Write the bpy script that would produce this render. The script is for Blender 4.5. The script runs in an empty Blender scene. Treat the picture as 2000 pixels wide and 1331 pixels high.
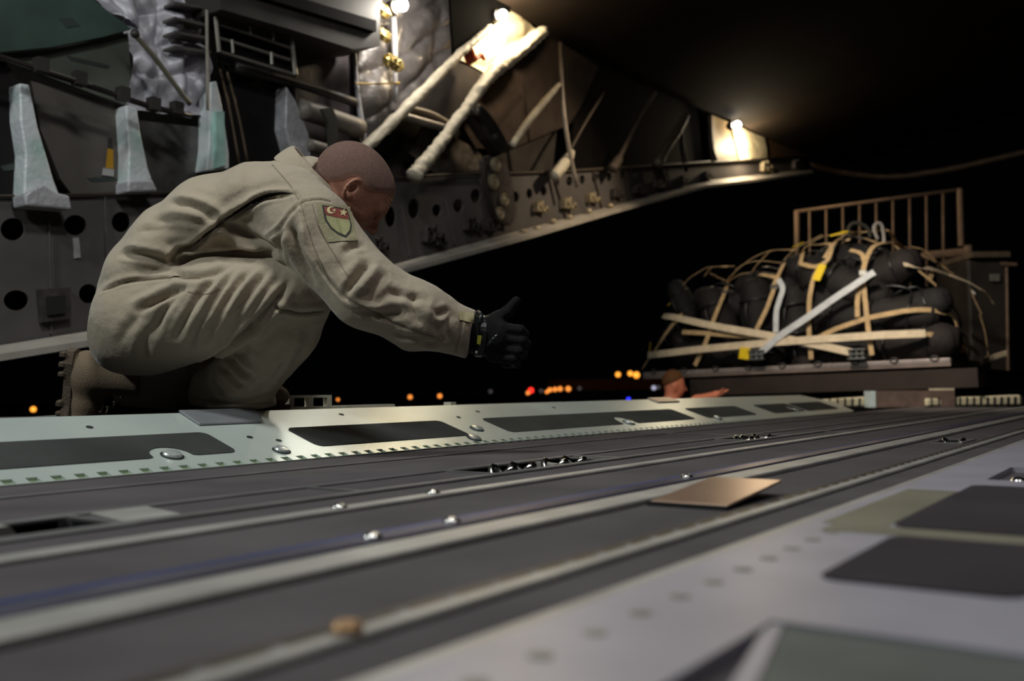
import bpy, bmesh, math, random
import numpy as np
from mathutils import Vector
from mathutils.bvhtree import BVHTree
random.seed(7)
rng = np.random.default_rng(11)
SC = bpy.context.scene
COL = SC.collection
PI = math.pi

# ------------------------------------------------------------------ camera calibration (photo frame 2000 x 1331)
FPX = 1850.0
CAMH = 0.163
def nrm(v):
    v = np.asarray(v, float)
    return v / np.linalg.norm(v)
AX = nrm([1300, -85, -FPX])
AY = nrm([-(FPX * FPX + 85 * 123) / 1300, -123, -FPX])
AZ = np.cross(AX, AY)
RW = np.array([AX, AY, AZ])            # world = RW @ camera
CAMP = np.array([0, 0, CAMH])

def ray(px, py): return RW @ np.array([px - 1000, 665.5 - py, -FPX])
def on_z(px, py, z=0.0):
    r = ray(px, py); return CAMP + r * ((z - CAMH) / r[2])
def on_y(px, py, y):
    r = ray(px, py); return CAMP + r * (y / r[1])
def at_d(px, py, d):
    return CAMP + ray(px, py) * (d / FPX)
def project(P):
    c = (np.asarray(P) - CAMP) @ RW
    return 1000 + FPX * c[0] / -c[2], 665.5 - FPX * c[1] / -c[2], -c[2]

cam_d = bpy.data.cameras.new('camera'); cam = bpy.data.objects.new('camera', cam_d); COL.objects.link(cam)
cam_d.sensor_width = 36.0; cam_d.sensor_fit = 'HORIZONTAL'; cam_d.lens = FPX / 2000 * 36
cam_d.clip_start = 0.02; cam_d.clip_end = 500
from mathutils import Matrix
M = Matrix.Identity(4)
for i in range(3):
    for j in range(3): M[i][j] = RW[i][j]
    M[i][3] = CAMP[i]
cam.matrix_world = M
cam_d.dof.use_dof = True; cam_d.dof.focus_distance = 2.45; cam_d.dof.aperture_fstop = 2.9
SC.camera = cam

SC.view_settings.view_transform = 'Standard'
SC.view_settings.look = 'None'
SC.view_settings.exposure = 0.0
SC.cycles.use_denoising = True
SC.cycles.max_bounces = 6
SC.cycles.sample_clamp_indirect = 4.0
SC.cycles.caustics_reflective = False
SC.cycles.caustics_refractive = False
w = bpy.data.worlds.new('night_sky'); SC.world = w; w.use_nodes = True
w.node_tree.nodes['Background'].inputs[0].default_value = (0.5, 0.6, 1, 1)
w.node_tree.nodes['Background'].inputs[1].default_value = 0.0006

# ------------------------------------------------------------------ materials
MATS = {}
def mat(name, col, rough=0.6, metal=0.0, var=0.25, vscale=8.0, bump=0.0, bscale=60.0, emit=None, estr=0.0, col2=None, spec=0.5, mix=None, btype='noise', sheen=0.0):
    if name in MATS: return MATS[name]
    m = bpy.data.materials.new(name); m.use_nodes = True
    nt = m.node_tree; b = nt.nodes['Principled BSDF']; L = nt.links
    b.inputs['Roughness'].default_value = rough; b.inputs['Metallic'].default_value = metal
    b.inputs['Specular IOR Level'].default_value = spec
    if sheen: b.inputs['Sheen Weight'].default_value = sheen
    tc = nt.nodes.new('ShaderNodeTexCoord')
    n1 = nt.nodes.new('ShaderNodeTexNoise'); n1.inputs['Scale'].default_value = vscale; n1.inputs['Detail'].default_value = 6
    L.new(tc.outputs['Object'], n1.inputs['Vector'])
    cr = nt.nodes.new('ShaderNodeValToRGB')
    c2 = col2 if col2 else tuple(c * (1 - var) for c in col)
    c1 = col if col2 else tuple(min(1, c * (1 + var)) for c in col)
    lo, hi = mix if mix else (0.3, 0.7)
    cr.color_ramp.elements[0].position = lo; cr.color_ramp.elements[1].position = hi
    cr.color_ramp.elements[0].color = (*c2, 1); cr.color_ramp.elements[1].color = (*c1, 1)
    L.new(n1.outputs['Fac'], cr.inputs['Fac']); L.new(cr.outputs['Color'], b.inputs['Base Color'])
    if bump:
        if btype == 'voronoi':
            n2 = nt.nodes.new('ShaderNodeTexVoronoi'); o = n2.outputs['Distance']
        else:
            n2 = nt.nodes.new('ShaderNodeTexNoise'); n2.inputs['Detail'].default_value = 5; o = n2.outputs['Fac']
        n2.inputs['Scale'].default_value = bscale
        L.new(tc.outputs['Object'], n2.inputs['Vector'])
        bp = nt.nodes.new('ShaderNodeBump'); bp.inputs['Strength'].default_value = bump; bp.inputs['Distance'].default_value = 0.01
        L.new(o, bp.inputs['Height']); L.new(bp.outputs['Normal'], b.inputs['Normal'])
    if emit:
        b.inputs['Emission Color'].default_value = (*emit, 1); b.inputs['Emission Strength'].default_value = estr
    MATS[name] = m
    return m
def s2l(r, g, b):
    f = lambda c: (c / 255 / 12.92) if c / 255 <= 0.04045 else ((c / 255 + 0.055) / 1.055) ** 2.4
    return (f(r), f(g), f(b))

# ------------------------------------------------------------------ object helpers
def obj(name, V, Fc, m, parent=None, loc=None, smooth=False, label=None, cat=None, group=None, kind=None):
    """one mesh object; V are world points, stored relative to the origin of the thing"""
    V = np.asarray(V, float).reshape(-1, 3)
    if parent is not None:
        org = np.array(parent['org']) if 'org' in parent else np.zeros(3)
    else:
        if loc is None: loc = [(V[:, 0].min() + V[:, 0].max()) / 2, (V[:, 1].min() + V[:, 1].max()) / 2, V[:, 2].min()]
        org = np.array(loc, float)
    me = bpy.data.meshes.new(name)
    me.from_pydata((V - org).tolist(), [], [list(map(int, f)) for f in Fc]); me.update()
    bm = bmesh.new(); bm.from_mesh(me); bmesh.ops.recalc_face_normals(bm, faces=bm.faces); bm.to_mesh(me); bm.free()
    if smooth:
        me.polygons.foreach_set('use_smooth', [True] * len(me.polygons))
    me.materials.append(m)
    o = bpy.data.objects.new(name, me); COL.objects.link(o)
    o['org'] = org.tolist()
    if parent is not None: o.parent = parent
    else: o.location = org
    tag(o, label, cat, group, kind)
    return o
def tag(o, label=None, cat=None, group=None, kind=None):
    if label: o['label'] = label
    if cat: o['category'] = cat
    if group: o['group'] = group
    if kind: o['kind'] = kind
    return o
def thing(name, loc, label, cat, group=None):
    o = bpy.data.objects.new(name, None); COL.objects.link(o); o.location = loc; o['org'] = list(map(float, loc))
    o.empty_display_size = 0.1
    return tag(o, label, cat, group)
def bevel(o, width, seg=2):
    md = o.modifiers.new('bevel', 'BEVEL'); md.width = width; md.segments = seg; md.limit_method = 'ANGLE'; md.angle_limit = 0.6
    return o

class MB:
    """collects shapes for ONE mesh"""
    def __init__(s): s.V = []; s.F = []
    def add(s, V, F):
        n = len(s.V); s.V += [tuple(v) for v in V]; s.F += [tuple(i + n for i in f) for f in F]; return s
    def box(s, c, e, ax=None):
        c = np.array(c, float); A = np.eye(3) if ax is None else np.array(ax, float)
        P = [c + A[0] * e[0] * i + A[1] * e[1] * j + A[2] * e[2] * k for i in (-.5, .5) for j in (-.5, .5) for k in (-.5, .5)]
        return s.add(P, [(0, 1, 3, 2), (4, 6, 7, 5), (0, 4, 5, 1), (2, 3, 7, 6), (0, 2, 6, 4), (1, 5, 7, 3)])
    def span(s, lo, hi):
        lo = np.array(lo, float); hi = np.array(hi, float); return s.box((lo + hi) / 2, hi - lo)
    def prism(s, pts, d):
        pts = [np.array(p, float) for p in pts]; d = np.array(d, float); n = len(pts)
        return s.add(pts + [p + d for p in pts], [tuple(range(n)), tuple(range(2 * n - 1, n - 1, -1))] + [(i, (i + 1) % n, n + (i + 1) % n, n + i) for i in range(n)])
    def tube(s, pts, r, seg=10, flat=None, lump=0.0, caps=True):
        """tube through points, r scalar or per point; flat=(normal, ratio) squashes it into a strap"""
        pts = [np.array(p, float) for p in pts]; n = len(pts)
        rs = [r] * n if np.isscalar(r) else list(r)
        base = len(s.V); prev = None
        for i, p in enumerate(pts):
            t = nrm(pts[min(i + 1, n - 1)] - pts[max(i - 1, 0)])
            if prev is None:
                a = np.array([0, 0, 1.0]) if abs(t[2]) < .9 else np.array([1.0, 0, 0])
                u = nrm(np.cross(t, a))
            else:
                u = nrm(prev - t * (prev @ t))
            prev = u; v = np.cross(t, u)
            for k in range(seg):
                an = 2 * PI * k / seg
                rr = rs[i] * (1 + (rng.random() - .5) * lump)
                s.V.append(tuple(p + (u * math.cos(an) + v * math.sin(an)) * rr))
        for i in range(n - 1):
            for k in range(seg):
                a = base + i * seg + k; b = base + i * seg + (k + 1) % seg
                s.F.append((a, b, b + seg, a + seg))
        if caps:
            s.F.append(tuple(base + k for k in range(seg))[::-1]); s.F.append(tuple(base + (n - 1) * seg + k for k in range(seg)))
        return s
    def strap(s, pts, nor, wid, th):
        """flat webbing: pts with outward normals"""
        pts = [np.array(p, float) for p in pts]; n = len(pts); base = len(s.V)
        for i, p in enumerate(pts):
            t = nrm(pts[min(i + 1, n - 1)] - pts[max(i - 1, 0)]); nn = nrm(nor[i] - t * (nor[i] @ t)); sd = np.cross(t, nn)
            for q in (-sd * wid / 2, sd * wid / 2, sd * wid / 2 + nn * th, -sd * wid / 2 + nn * th): s.V.append(tuple(p + q))
        for i in range(n - 1):
            for k in range(4):
                a = base + i * 4 + k; b = base + i * 4 + (k + 1) % 4
                s.F.append((a, b, b + 4, a + 4))
        s.F.append((base, base + 1, base + 2, base + 3)[::-1]); e = base + (n - 1) * 4; s.F.append((e, e + 1, e + 2, e + 3))
        return s
    def lathe(s, c, prof, ax=(0, 0, 1), seg=20):
        c = np.array(c, float); t = nrm(ax); a = np.array([0, 0, 1.0]) if abs(t[2]) < .9 else np.array([1.0, 0, 0])
        u = nrm(np.cross(t, a)); v = np.cross(t, u); base = len(s.V)
        for r, z in prof:
            for k in range(seg):
                an = 2 * PI * k / seg; s.V.append(tuple(c + t * z + (u * math.cos(an) + v * math.sin(an)) * max(r, 1e-5)))
        n = len(prof)
        for i in range(n - 1):
            for k in range(seg):
                a_ = base + i * seg + k; b_ = base + i * seg + (k + 1) % seg
                s.F.append((a_, b_, b_ + seg, a_ + seg))
        s.F.append(tuple(base + k for k in range(seg))[::-1]); s.F.append(tuple(base + (n - 1) * seg + k for k in range(seg)))
        return s
    def ball(s, c, r, seg=14, rings=8):
        r = np.array([r, r, r] if np.isscalar(r) else r, float)
        prof = []
        base = len(s.V)
        for i in range(rings + 1):
            th = PI * i / rings
            for k in range(seg):
                an = 2 * PI * k / seg
                s.V.append(tuple(np.array(c) + r * np.array([math.sin(th) * math.cos(an), math.sin(th) * math.sin(an), math.cos(th)])))
        for i in range(rings):
            for k in range(seg):
                a_ = base + i * seg + k; b_ = base + i * seg + (k + 1) % seg
                s.F.append((a_, b_, b_ + seg, a_ + seg))
        return s
    def obj(s, name, m, parent=None, **kw): return obj(name, s.V, s.F, m, parent, **kw)

def holed(outer, holes, th, frame):
    """plate with real holes: 2-D outlines in a frame (origin, u, v, n), thickness th along n"""
    cu = bpy.data.curves.new('tmp', 'CURVE'); cu.dimensions = '2D'; cu.fill_mode = 'BOTH'; cu.extrude = th / 2
    for ring in [outer] + holes:
        sp = cu.splines.new('POLY'); sp.points.add(len(ring) - 1); sp.use_cyclic_u = True
        for p, q in zip(sp.points, ring): p.co = (q[0], q[1], 0, 1)
    o = bpy.data.objects.new('tmp', cu); COL.objects.link(o)
    dg = bpy.context.evaluated_depsgraph_get()
    me = bpy.data.meshes.new_from_object(o.evaluated_get(dg))
    O, u, v, n = [np.array(a, float) for a in frame]
    V = [O + u * p.co.x + v * p.co.y + n * (p.co.z - th / 2) for p in me.vertices]
    Fc = [tuple(p.vertices) for p in me.polygons]
    bpy.data.objects.remove(o); bpy.data.curves.remove(cu); bpy.data.meshes.remove(me)
    return V, Fc
def ell(cx, cy, rx, ry, n=24): return [(cx + rx * math.cos(2 * PI * k / n), cy + ry * math.sin(2 * PI * k / n)) for k in range(n)]
def rrect(x0, y0, x1, y1, r, n=5):
    P = []
    for cx, cy, a0 in ((x1 - r, y1 - r, 0), (x0 + r, y1 - r, 90), (x0 + r, y0 + r, 180), (x1 - r, y0 + r, 270)):
        for k in range(n + 1):
            a = math.radians(a0 + 90 * k / n); P.append((cx + r * math.cos(a), cy + r * math.sin(a)))
    return P
def smoothpath(pts, n=8):
    """Catmull-Rom through points"""
    P = [np.array(p, float) for p in pts]
    if len(P) < 3: return [P[0] + (P[-1] - P[0]) * k / n for k in range(n + 1)]
    P = [2 * P[0] - P[1]] + P + [2 * P[-1] - P[-2]]; out = []
    for i in range(1, len(P) - 2):
        for k in range(n):
            t = k / n
            out.append(.5 * ((2 * P[i]) + (-P[i - 1] + P[i + 1]) * t + (2 * P[i - 1] - 5 * P[i] + 4 * P[i + 1] - P[i + 2]) * t * t + (-P[i - 1] + 3 * P[i] - 3 * P[i + 1] + P[i + 2]) * t ** 3))
    out.append(P[-2]); return out

# ------------------------------------------------------------------ implicit surfaces -> mesh (naive surface nets)
class SDF:
    def __init__(s, xs, ys, zs, k=0.02):
        s.xs, s.ys, s.zs = [np.asarray(a, np.float32) for a in (xs, ys, zs)]
        s.f = np.full((len(xs), len(ys), len(zs)), 1.0, np.float32); s.k = k
    def _sub(s, lo, hi):
        sl = []
        for a, l, h in zip((s.xs, s.ys, s.zs), lo, hi):
            i = max(0, np.searchsorted(a, l) - 1); j = min(len(a), np.searchsorted(a, h) + 1)
            if j <= i: return None
            sl.append(slice(i, j))
        return tuple(sl)
    def _comb(s, sl, d, k, op):
        f = s.f[sl]
        if op == 'add':
            h = np.maximum(k - np.abs(f - d), 0) / k; s.f[sl] = np.minimum(f, d) - h * h * k * .25
        else:
            d = -d; h = np.maximum(k - np.abs(f - d), 0) / k; s.f[sl] = np.maximum(f, d) + h * h * k * .25
    def grids(s, sl):
        return s.xs[sl[0]][:, None, None], s.ys[sl[1]][None, :, None], s.zs[sl[2]][None, None, :]
    def cone(s, a, b, ra, rb, k=None, ws=1.0, op='add'):
        a = np.array(a, np.float32); b = np.array(b, np.float32); k = k or s.k; R = max(ra, rb) + k + .03
        e = np.array([R, R, R * ws]); sl = s._sub(np.minimum(a, b) - e, np.maximum(a, b) + e)
        if sl is None: return s
        X, Y, Z = s.grids(sl); ab = b - a; zc = a[2]
        Zs = (Z - zc) / ws; abz = ab[2] / ws
        L = ab[0] ** 2 + ab[1] ** 2 + abz ** 2 + 1e-9
        px, py, pz = X - a[0], Y - a[1], Zs
        t = np.clip((px * ab[0] + py * ab[1] + pz * abz) / L, 0, 1)
        d = np.sqrt((px - t * ab[0]) ** 2 + (py - t * ab[1]) ** 2 + (pz - t * abz) ** 2) - (ra + t * (rb - ra))
        s._comb(sl, d.astype(np.float32), k, op); return s
    def ellip(s, c, r, A=None, k=None, op='add'):
        """ellipsoid, axes rows of A"""
        c = np.array(c, np.float32); r = np.array(r, np.float32); A = np.eye(3) if A is None else np.array(A); k = k or s.k
        R = r.max() + k + .02; sl = s._sub(c - R, c + R)
        if sl is None: return s
        X, Y, Z = s.grids(sl); X = X - c[0]; Y = Y - c[1]; Z = Z - c[2]
        q = [(A[i][0] * X + A[i][1] * Y + A[i][2] * Z) for i in range(3)]
        k0 = np.sqrt(sum((q[i] / r[i]) ** 2 for i in range(3))) + 1e-6; k1 = np.sqrt(sum((q[i] / r[i] ** 2) ** 2 for i in range(3))) + 1e-6
        s._comb(sl, (k0 * (k0 - 1) / k1).astype(np.float32), k, op); return s
    def rbox(s, c, e, rad, A=None, k=None, op='add'):
        c = np.array(c, np.float32); e = np.array(e, np.float32) / 2; A = np.eye(3) if A is None else np.array(A); k = k or s.k
        R = np.linalg.norm(e) + k + .02; sl = s._sub(c - R, c + R)
        if sl is None: return s
        X, Y, Z = s.grids(sl); X = X - c[0]; Y = Y - c[1]; Z = Z - c[2]
        q = [np.abs(A[i][0] * X + A[i][1] * Y + A[i][2] * Z) - (e[i] - rad) for i in range(3)]
        d = np.sqrt(sum(np.maximum(v, 0) ** 2 for v in q)) + np.minimum(np.maximum(np.maximum(q[0], q[1]), q[2]), 0) - rad
        s._comb(sl, d.astype(np.float32), k, op); return s
    def plane_cut(s, p, n, k=0.004, within=None):
        """remove everything on the +n side of p (inside a ball `within` = (centre, radius))"""
        n = nrm(n)
        if within: c, R = within; sl = s._sub(np.array(c) - R, np.array(c) + R)
        else: sl = (slice(None),) * 3
        X, Y, Z = s.grids(sl)
        d = ((X - p[0]) * n[0] + (Y - p[1]) * n[1] + (Z - p[2]) * n[2]).astype(np.float32)
        if within:
            rr = np.sqrt((X - c[0]) ** 2 + (Y - c[1]) ** 2 + (Z - c[2]) ** 2) - R
            d = np.where(rr < 0, d, -1)
        s.f[sl] = np.maximum(s.f[sl], d); return s
    def mesh(s):
        f = s.f; f[0] = f[-1] = 1; f[:, 0] = f[:, -1] = 1; f[:, :, 0] = f[:, :, -1] = 1
        ins = f < 0
        n0, n1, n2 = f.shape
        cnt = np.zeros((n0 - 1, n1 - 1, n2 - 1), np.int8)
        for i in (0, 1):
            for j in (0, 1):
                for k in (0, 1): cnt += ins[i:n0 - 1 + i, j:n1 - 1 + j, k:n2 - 1 + k]
        act = (cnt > 0) & (cnt < 8); idx = np.argwhere(act)
        vid = np.full(act.shape, -1, np.int64); vid[act] = np.arange(len(idx))
        P = np.zeros((len(idx), 3)); C = np.zeros(len(idx))
        G = [s.xs, s.ys, s.zs]
        for ax in range(3):
            o1, o2 = [(1, 2), (0, 2), (0, 1)][ax]
            for p in (0, 1):
                for q in (0, 1):
                    A = idx.copy(); A[:, o1] += p; A[:, o2] += q; B = A.copy(); B[:, ax] += 1
                    fa = f[A[:, 0], A[:, 1], A[:, 2]]; fb = f[B[:, 0], B[:, 1], B[:, 2]]
                    m = (fa < 0) != (fb < 0); t = np.where(m, fa / np.where(m, fa - fb, 1), 0)
                    Q = np.stack([G[d][A[:, d]] for d in range(3)], 1).astype(float)
                    Q[:, ax] += t * (G[ax][B[:, ax]] - G[ax][A[:, ax]])
                    P[m] += Q[m]; C[m] += 1
        P /= np.maximum(C, 1)[:, None]
        Fq = []
        for ax in range(3):
            o1, o2 = [(1, 2), (2, 0), (0, 1)][ax]
            sl1 = [slice(None)] * 3; sl2 = [slice(None)] * 3; sl1[ax] = slice(0, -1); sl2[ax] = slice(1, None)
            a = ins[tuple(sl1)]; b = ins[tuple(sl2)]
            E = np.argwhere(a != b)
            E = E[(E[:, o1] > 0) & (E[:, o2] > 0)]
            flip = ~a[E[:, 0], E[:, 1], E[:, 2]]
            def cell(p, q):
                D = E.copy(); D[:, o1] -= p; D[:, o2] -= q; return vid[D[:, 0], D[:, 1], D[:, 2]]
            Q = np.stack([cell(0, 0), cell(1, 0), cell(1, 1), cell(0, 1)], 1)
            Q[flip] = Q[flip][:, ::-1]; Fq.append(Q)
        return P, np.concatenate(Fq)

def vnormals(V, Fq):
    n = np.cross(V[Fq[:, 2]] - V[Fq[:, 0]], V[Fq[:, 3]] - V[Fq[:, 1]]); N = np.zeros_like(V)
    for k in range(4): np.add.at(N, Fq[:, k], n)
    return N / (np.linalg.norm(N, axis=1)[:, None] + 1e-12)
def relax(V, Fq, it=2, lam=.5):
    for _ in range(it):
        S = np.zeros_like(V); C = np.zeros(len(V))
        for k in range(4):
            a, b = Fq[:, k], Fq[:, (k + 1) % 4]
            np.add.at(S, a, V[b]); np.add.at(C, a, 1)
            np.add.at(S, b, V[a]); np.add.at(C, b, 1)
        V = V + lam * (S / np.maximum(C, 1)[:, None] - V)
    return V
_ph = rng.random((64, 4)) * 6.28; _dr = rng.normal(size=(64, 3)); _dr /= np.linalg.norm(_dr, axis=1)[:, None]
def wob(V, scale, seed=0, n=10):
    """cheap smooth noise in -1..1"""
    r = np.zeros(len(V))
    for i in range(n):
        j = (i * 7 + seed * 13) % 64
        r += np.sin((V @ _dr[j]) * scale * (0.6 + .12 * i) + _ph[j, seed % 4])
    return r / n * 1.8
# =================================================================== FLOOR
floor_mat = mat('antiskid_deck', s2l(96, 91, 93), 0.9, 0, 0.18, 5, 0.5, 900, spec=.2)
rail_mat = mat('worn_rail', s2l(180, 177, 172), 0.45, 0.35, 0.2, 9, 0.05, 80)
dull_mat = mat('dull_alloy', s2l(120, 118, 118), 0.5, 0.3, 0.2, 9, 0.05, 80)
lilac_mat = mat('polished_rail', s2l(128, 126, 146), 0.28, 0.7, 0.15, 6)
blue_mat = mat('blue_reflection', s2l(40, 60, 118), 0.45, 0.2, 0.2, 6)
chrome = mat('chrome', (0.75, 0.75, 0.72), 0.18, 1.0, 0.1, 5)
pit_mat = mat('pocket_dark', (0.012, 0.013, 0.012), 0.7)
black_mat = mat('flat_black', (0.004, 0.004, 0.004), 0.9)
ledge_mat = mat('ledge_paint', s2l(172, 168, 178), 0.42, 0.15, 0.1, 7)
olive_paint = mat('olive_primer', s2l(130, 126, 110), 0.5, 0.1, 0.15, 9)
XF0, XF1 = -1.6, 8.0
def frame_z(z): return ([0, 0, z], [1, 0, 0], [0, 1, 0], [0, 0, 1])
P_ray = [(0.36, 0.69, 1.070, 1.20), (1.50, 1.93, 1.090, 1.205), (2.84, 3.20, 1.090, 1.200), (2.94, 3.14, 0.515, 0.585)]
holes = [rrect(a, c, b, d, .012) for a, b, c, d in P_ray] + [rrect(1.68, .468, 1.86, .486, .004)]
V, Fc = holed([(XF0, -1.7), (XF1, -1.7), (XF1, 1.72), (XF0, 1.72)], holes, .02, frame_z(0))
floor = obj('floor', V, Fc, floor_mat, kind='structure', label='dark grey anti-skid cargo ramp floor running aft')
m_ = MB(); m_.span((XF0, -1.7, -.22), (XF1, 1.72, -.16)); m_.span((XF0, -1.7, -.16), (XF0 + .02, 1.72, -.02)); m_.span((XF1 - .02, -1.7, -.16), (XF1, 1.72, -.02)); m_.span((XF0, -1.7, -.16), (XF1, -1.68, -.02)); m_.span((XF0, 1.70, -.16), (XF1, 1.72, -.02))
m_.obj('ramp_underside', black_mat, floor)

RG = 'long metal rails let into the ramp floor'
def rail(name, y0, y1, z, m, label, x0=XF0, x1=XF1 - .02, cat='floor rail', grp=RG):
    o = MB().span((x0, y0, -.001), (x1, y1, z)).obj(name, m, label=label, cat=cat, group=grp)
    return bevel(o, min(.002, z / 2), 1)
rail('floor_rail', 1.515, 1.523, .004, dull_mat, 'thin grey floor rail closest to the toothed edge of the pale side plate')
rail('floor_rail', 1.213, 1.228, .004, dull_mat, 'narrow grey floor rail along the far edge of the roller tray pockets')
rail('floor_rail', 1.062, 1.082, .005, dull_mat, 'narrow grey floor rail along the near edge of the roller tray pockets')
rail('floor_rail', .925, .955, .006, rail_mat, 'pale floor rail between the roller tray pockets and the bluish line')
rail('blue_reflection_strip', .738, .766, .002, blue_mat, 'dark blue line of painted-in reflection along the polished lilac rail', cat='reflection strip', grp=None)  # blue of a reflection painted as a strip beside the rail
rail('floor_rail', .700, .736, .006, lilac_mat, 'polished lilac-grey floor rail beside the dark blue line')
rail('floor_rail', .622, .676, .008, rail_mat, 'widest and brightest floor rail crossing the foreground, beside the tan metal flap')
sr = rail('slotted_rail', .440, .458, .006, rail_mat, 'pale slotted rail in the foreground with small bright studs along it')
MB().lathe((0.35, .466, 0.0), [(.007, 0), (.007, .003), (.004, .0045)], seg=10).obj('rail_stud', dull_mat, sr)
for i in range(1, 60):
    d = sr.children[0].copy(); COL.objects.link(d); d.parent = sr; d.location.x += i * .058
mb = MB().span((XF0, .459, 0), (XF1 - .02, .487, .0015)); mb.obj('rail_channel', mat('brown_channel', s2l(70, 64, 56), .5, .4), sr)
st = [(on_z(x, y)[0], yy) for x, y, yy in [(668, 1055, .716), (845, 1026, .72), (1318, 938, .72), (655, 1000, .94), (835, 971, .944)]]
for (x, y), lb in zip(st, ['bright rivet head on the lilac rail, nearest to the camera', 'bright rivet head on the lilac rail, second from the camera', 'bright rivet head on the lilac rail, farthest from the camera', 'bright rivet head on the pale rail above the blue line, left one', 'bright rivet head on the pale rail above the blue line, right one']):
    MB().ball((x, y, .006), (.012, .012, .006)).obj('rivet_head', chrome, smooth=True, label=lb, cat='rivet', group='bright rivet heads on floor rails')
qs = on_z(705, 1240, .006)
MB().lathe((qs[0], .452, .003), [(.011, 0), (.011, .007), (.008, .010)], seg=14).obj('rail_stop', mat('brass_stop', s2l(200, 160, 120), .3, .6), smooth=False, label='small tan metal stop standing on the slotted foreground rail', cat='rail stop')
# cross seams on the tray band
def seam(x, y0, y1, label, sk=0.0, wd=.012, m=None):
    MB().prism([(x, y0, 0.0), (x + wd, y0, 0.0), (x + wd + sk, y1, 0.0), (x + sk, y1, 0.0)], (0, 0, .003)).obj('panel_seam', m or dull_mat, label=label, cat='seam strip', group='seam strips across the roller tray band')
seam(1.12, 1.082, 1.213, 'grey seam strip across tray band left of the ring pocket')
seam(1.98, 1.082, 1.213, 'grey seam strip across tray band right of the ring pocket', wd=.02)
seam(3.12, 1.24, 1.515, 'grey seam strip on the far floor band below the second side pad', wd=.02)
seam(3.5, .96, 1.06, 'short grey seam strip beyond the far pocket')
seam(.70, 1.082, 1.213, 'broad pale seam strip beside the blurred pocket at left', wd=.085, sk=.03, m=rail_mat)

# tie-down pockets
def pocket(i, label, rings):
    x0, x1, y0, y1 = P_ray[i]
    t = thing('tie_down_pocket', ((x0 + x1) / 2, (y0 + y1) / 2, -.12), label, 'tie-down pocket', 'recessed tie-down pockets in the ramp floor')
    mb = MB(); d = -.06
    mb.span((x0 - .004, y0 - .004, d - .006), (x1 + .004, y1 + .004, d))
    mb.span((x0 - .004, y0 - .006, d), (x1 + .004, y0, -.001)); mb.span((x0 - .004, y1, d), (x1 + .004, y1 + .006, -.001))
    mb.span((x0 - .006, y0, d), (x0, y1, -.001)); mb.span((x1, y0, d), (x1 + .006, y1, -.001))
    mb.obj('pocket_liner', pit_mat, t)
    fr = MB(); e = .012
    fr.span((x0 - e, y1, 0), (x1 + e, y1 + .006, .003)); fr.span((x0 - e, y0 - e, 0), (x1 + e, y0, .003)); fr.span((x0 - e, y0, 0), (x0, y1, .003)); fr.span((x1, y0, 0), (x1 + e, y1, .003))
    fr.obj('pocket_frame', dull_mat, t)
    for rx in rings:
        mb = MB(); yc = (y0 + y1) / 2
        mb.tube([(rx + .022 * math.cos(a), yc + .03 * math.sin(a) * .9, -.03 + .034 * abs(math.sin(a))) for a in np.linspace(0, 2 * PI, 17)], .0075, 8, caps=False)
        mb.obj('tie_down_ring', chrome, t, smooth=True)
    if len(rings) > 1:
        xm = x0 + (x1 - x0) * .62
        MB().prism([(xm, y0, -.055), (xm + .012, y0, -.055), (xm + .05, y1, -.055), (xm + .038, y1, -.055)], (0, 0, .055)).obj('divider', rail_mat, t)
    if not rings: MB().prism([(.50, y1 - .03, -.05), (.64, y1 - .03, -.05), (.60, y1 - .03, .004), (.575, y1 - .03, .004)], (0, .03, 0)).obj('divider', rail_mat, t)
    return t
pocket(0, 'blurred dark floor pocket with a pale divider at far left', [])
pocket(1, 'floor pocket with two shiny chrome rings in the middle of the ramp', [1.60, 1.67, 1.80, 1.88])
pocket(2, 'distant floor pocket with small chrome rings, right of middle', [2.92, 2.97, 3.08])
pocket(3, 'small floor pocket with a single white ring at far right', [3.06])

# tan metal flap, propped up a little
fl = thing('metal_flap', (1.39, .55, .0), 'smooth tan reflecting metal flap propped open on the floor', 'flap')
c, s_ = math.cos(math.radians(4.3)), math.sin(math.radians(4.3))
o = MB().box((1.315, .555, .013), (.215, .115, .004), [[c, 0, s_], [0, 1, 0], [-s_, 0, c]]).obj('flap_panel', mat('tan_steel', s2l(190, 160, 140), .32, .75, .12, 5), fl); bevel(o, .0015, 1)
MB().span((1.20, .497, 0), (1.222, .614, .006)).obj('flap_hinge', pit_mat, fl)

# =================================================================== FOREGROUND LEDGE (right)
RC = [tuple(on_z(x, y, .01)[:2]) for x, y in [(1508, 1212), (1800, 1252), (2200, 1310), (2700, 1700), (1050, 1480)]]
V, Fc = holed([(-1.6, -1.5), (XF1 - 1, -1.5), (XF1 - 1, .352), (-1.6, .352)], [RC, rrect(1.72, .18, 2.0, .262, .008)], .010, frame_z(.010))
lg = obj('foreground_ledge', V, Fc, ledge_mat, label='pale grey metal ledge with dark anti-skid pads, blurred in right foreground', cat='floor plate')
MB().span((XF0, .352, 0), (XF1 - 1, .374, .006)).obj('edge_strip', rail_mat, lg)
for (a, b, y0, y1) in [(.765, 1.02, .095, .243), (1.09, 1.60, -.10, .262), (2.15, 3.2, -.3, .24), (.9, 1.05, -.5, .0)]:
    V, Fc = holed(rrect(a, y0, b, y1, .02), [], .002, frame_z(.0121)); obj('antiskid_pad', V, Fc, mat('pad_dark', s2l(66, 61, 65), .9, 0, .15, 6, .5, 900, spec=.2), lg)
mb = MB()
for x0, x1, y0, y1 in [(1.03, 1.085, -.2, .32), (1.085, 1.5, .266, .335)]: mb.span((x0, y0, .0101), (x1, y1, .0108))
mb.obj('primer_patch', olive_paint, lg)
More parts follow.
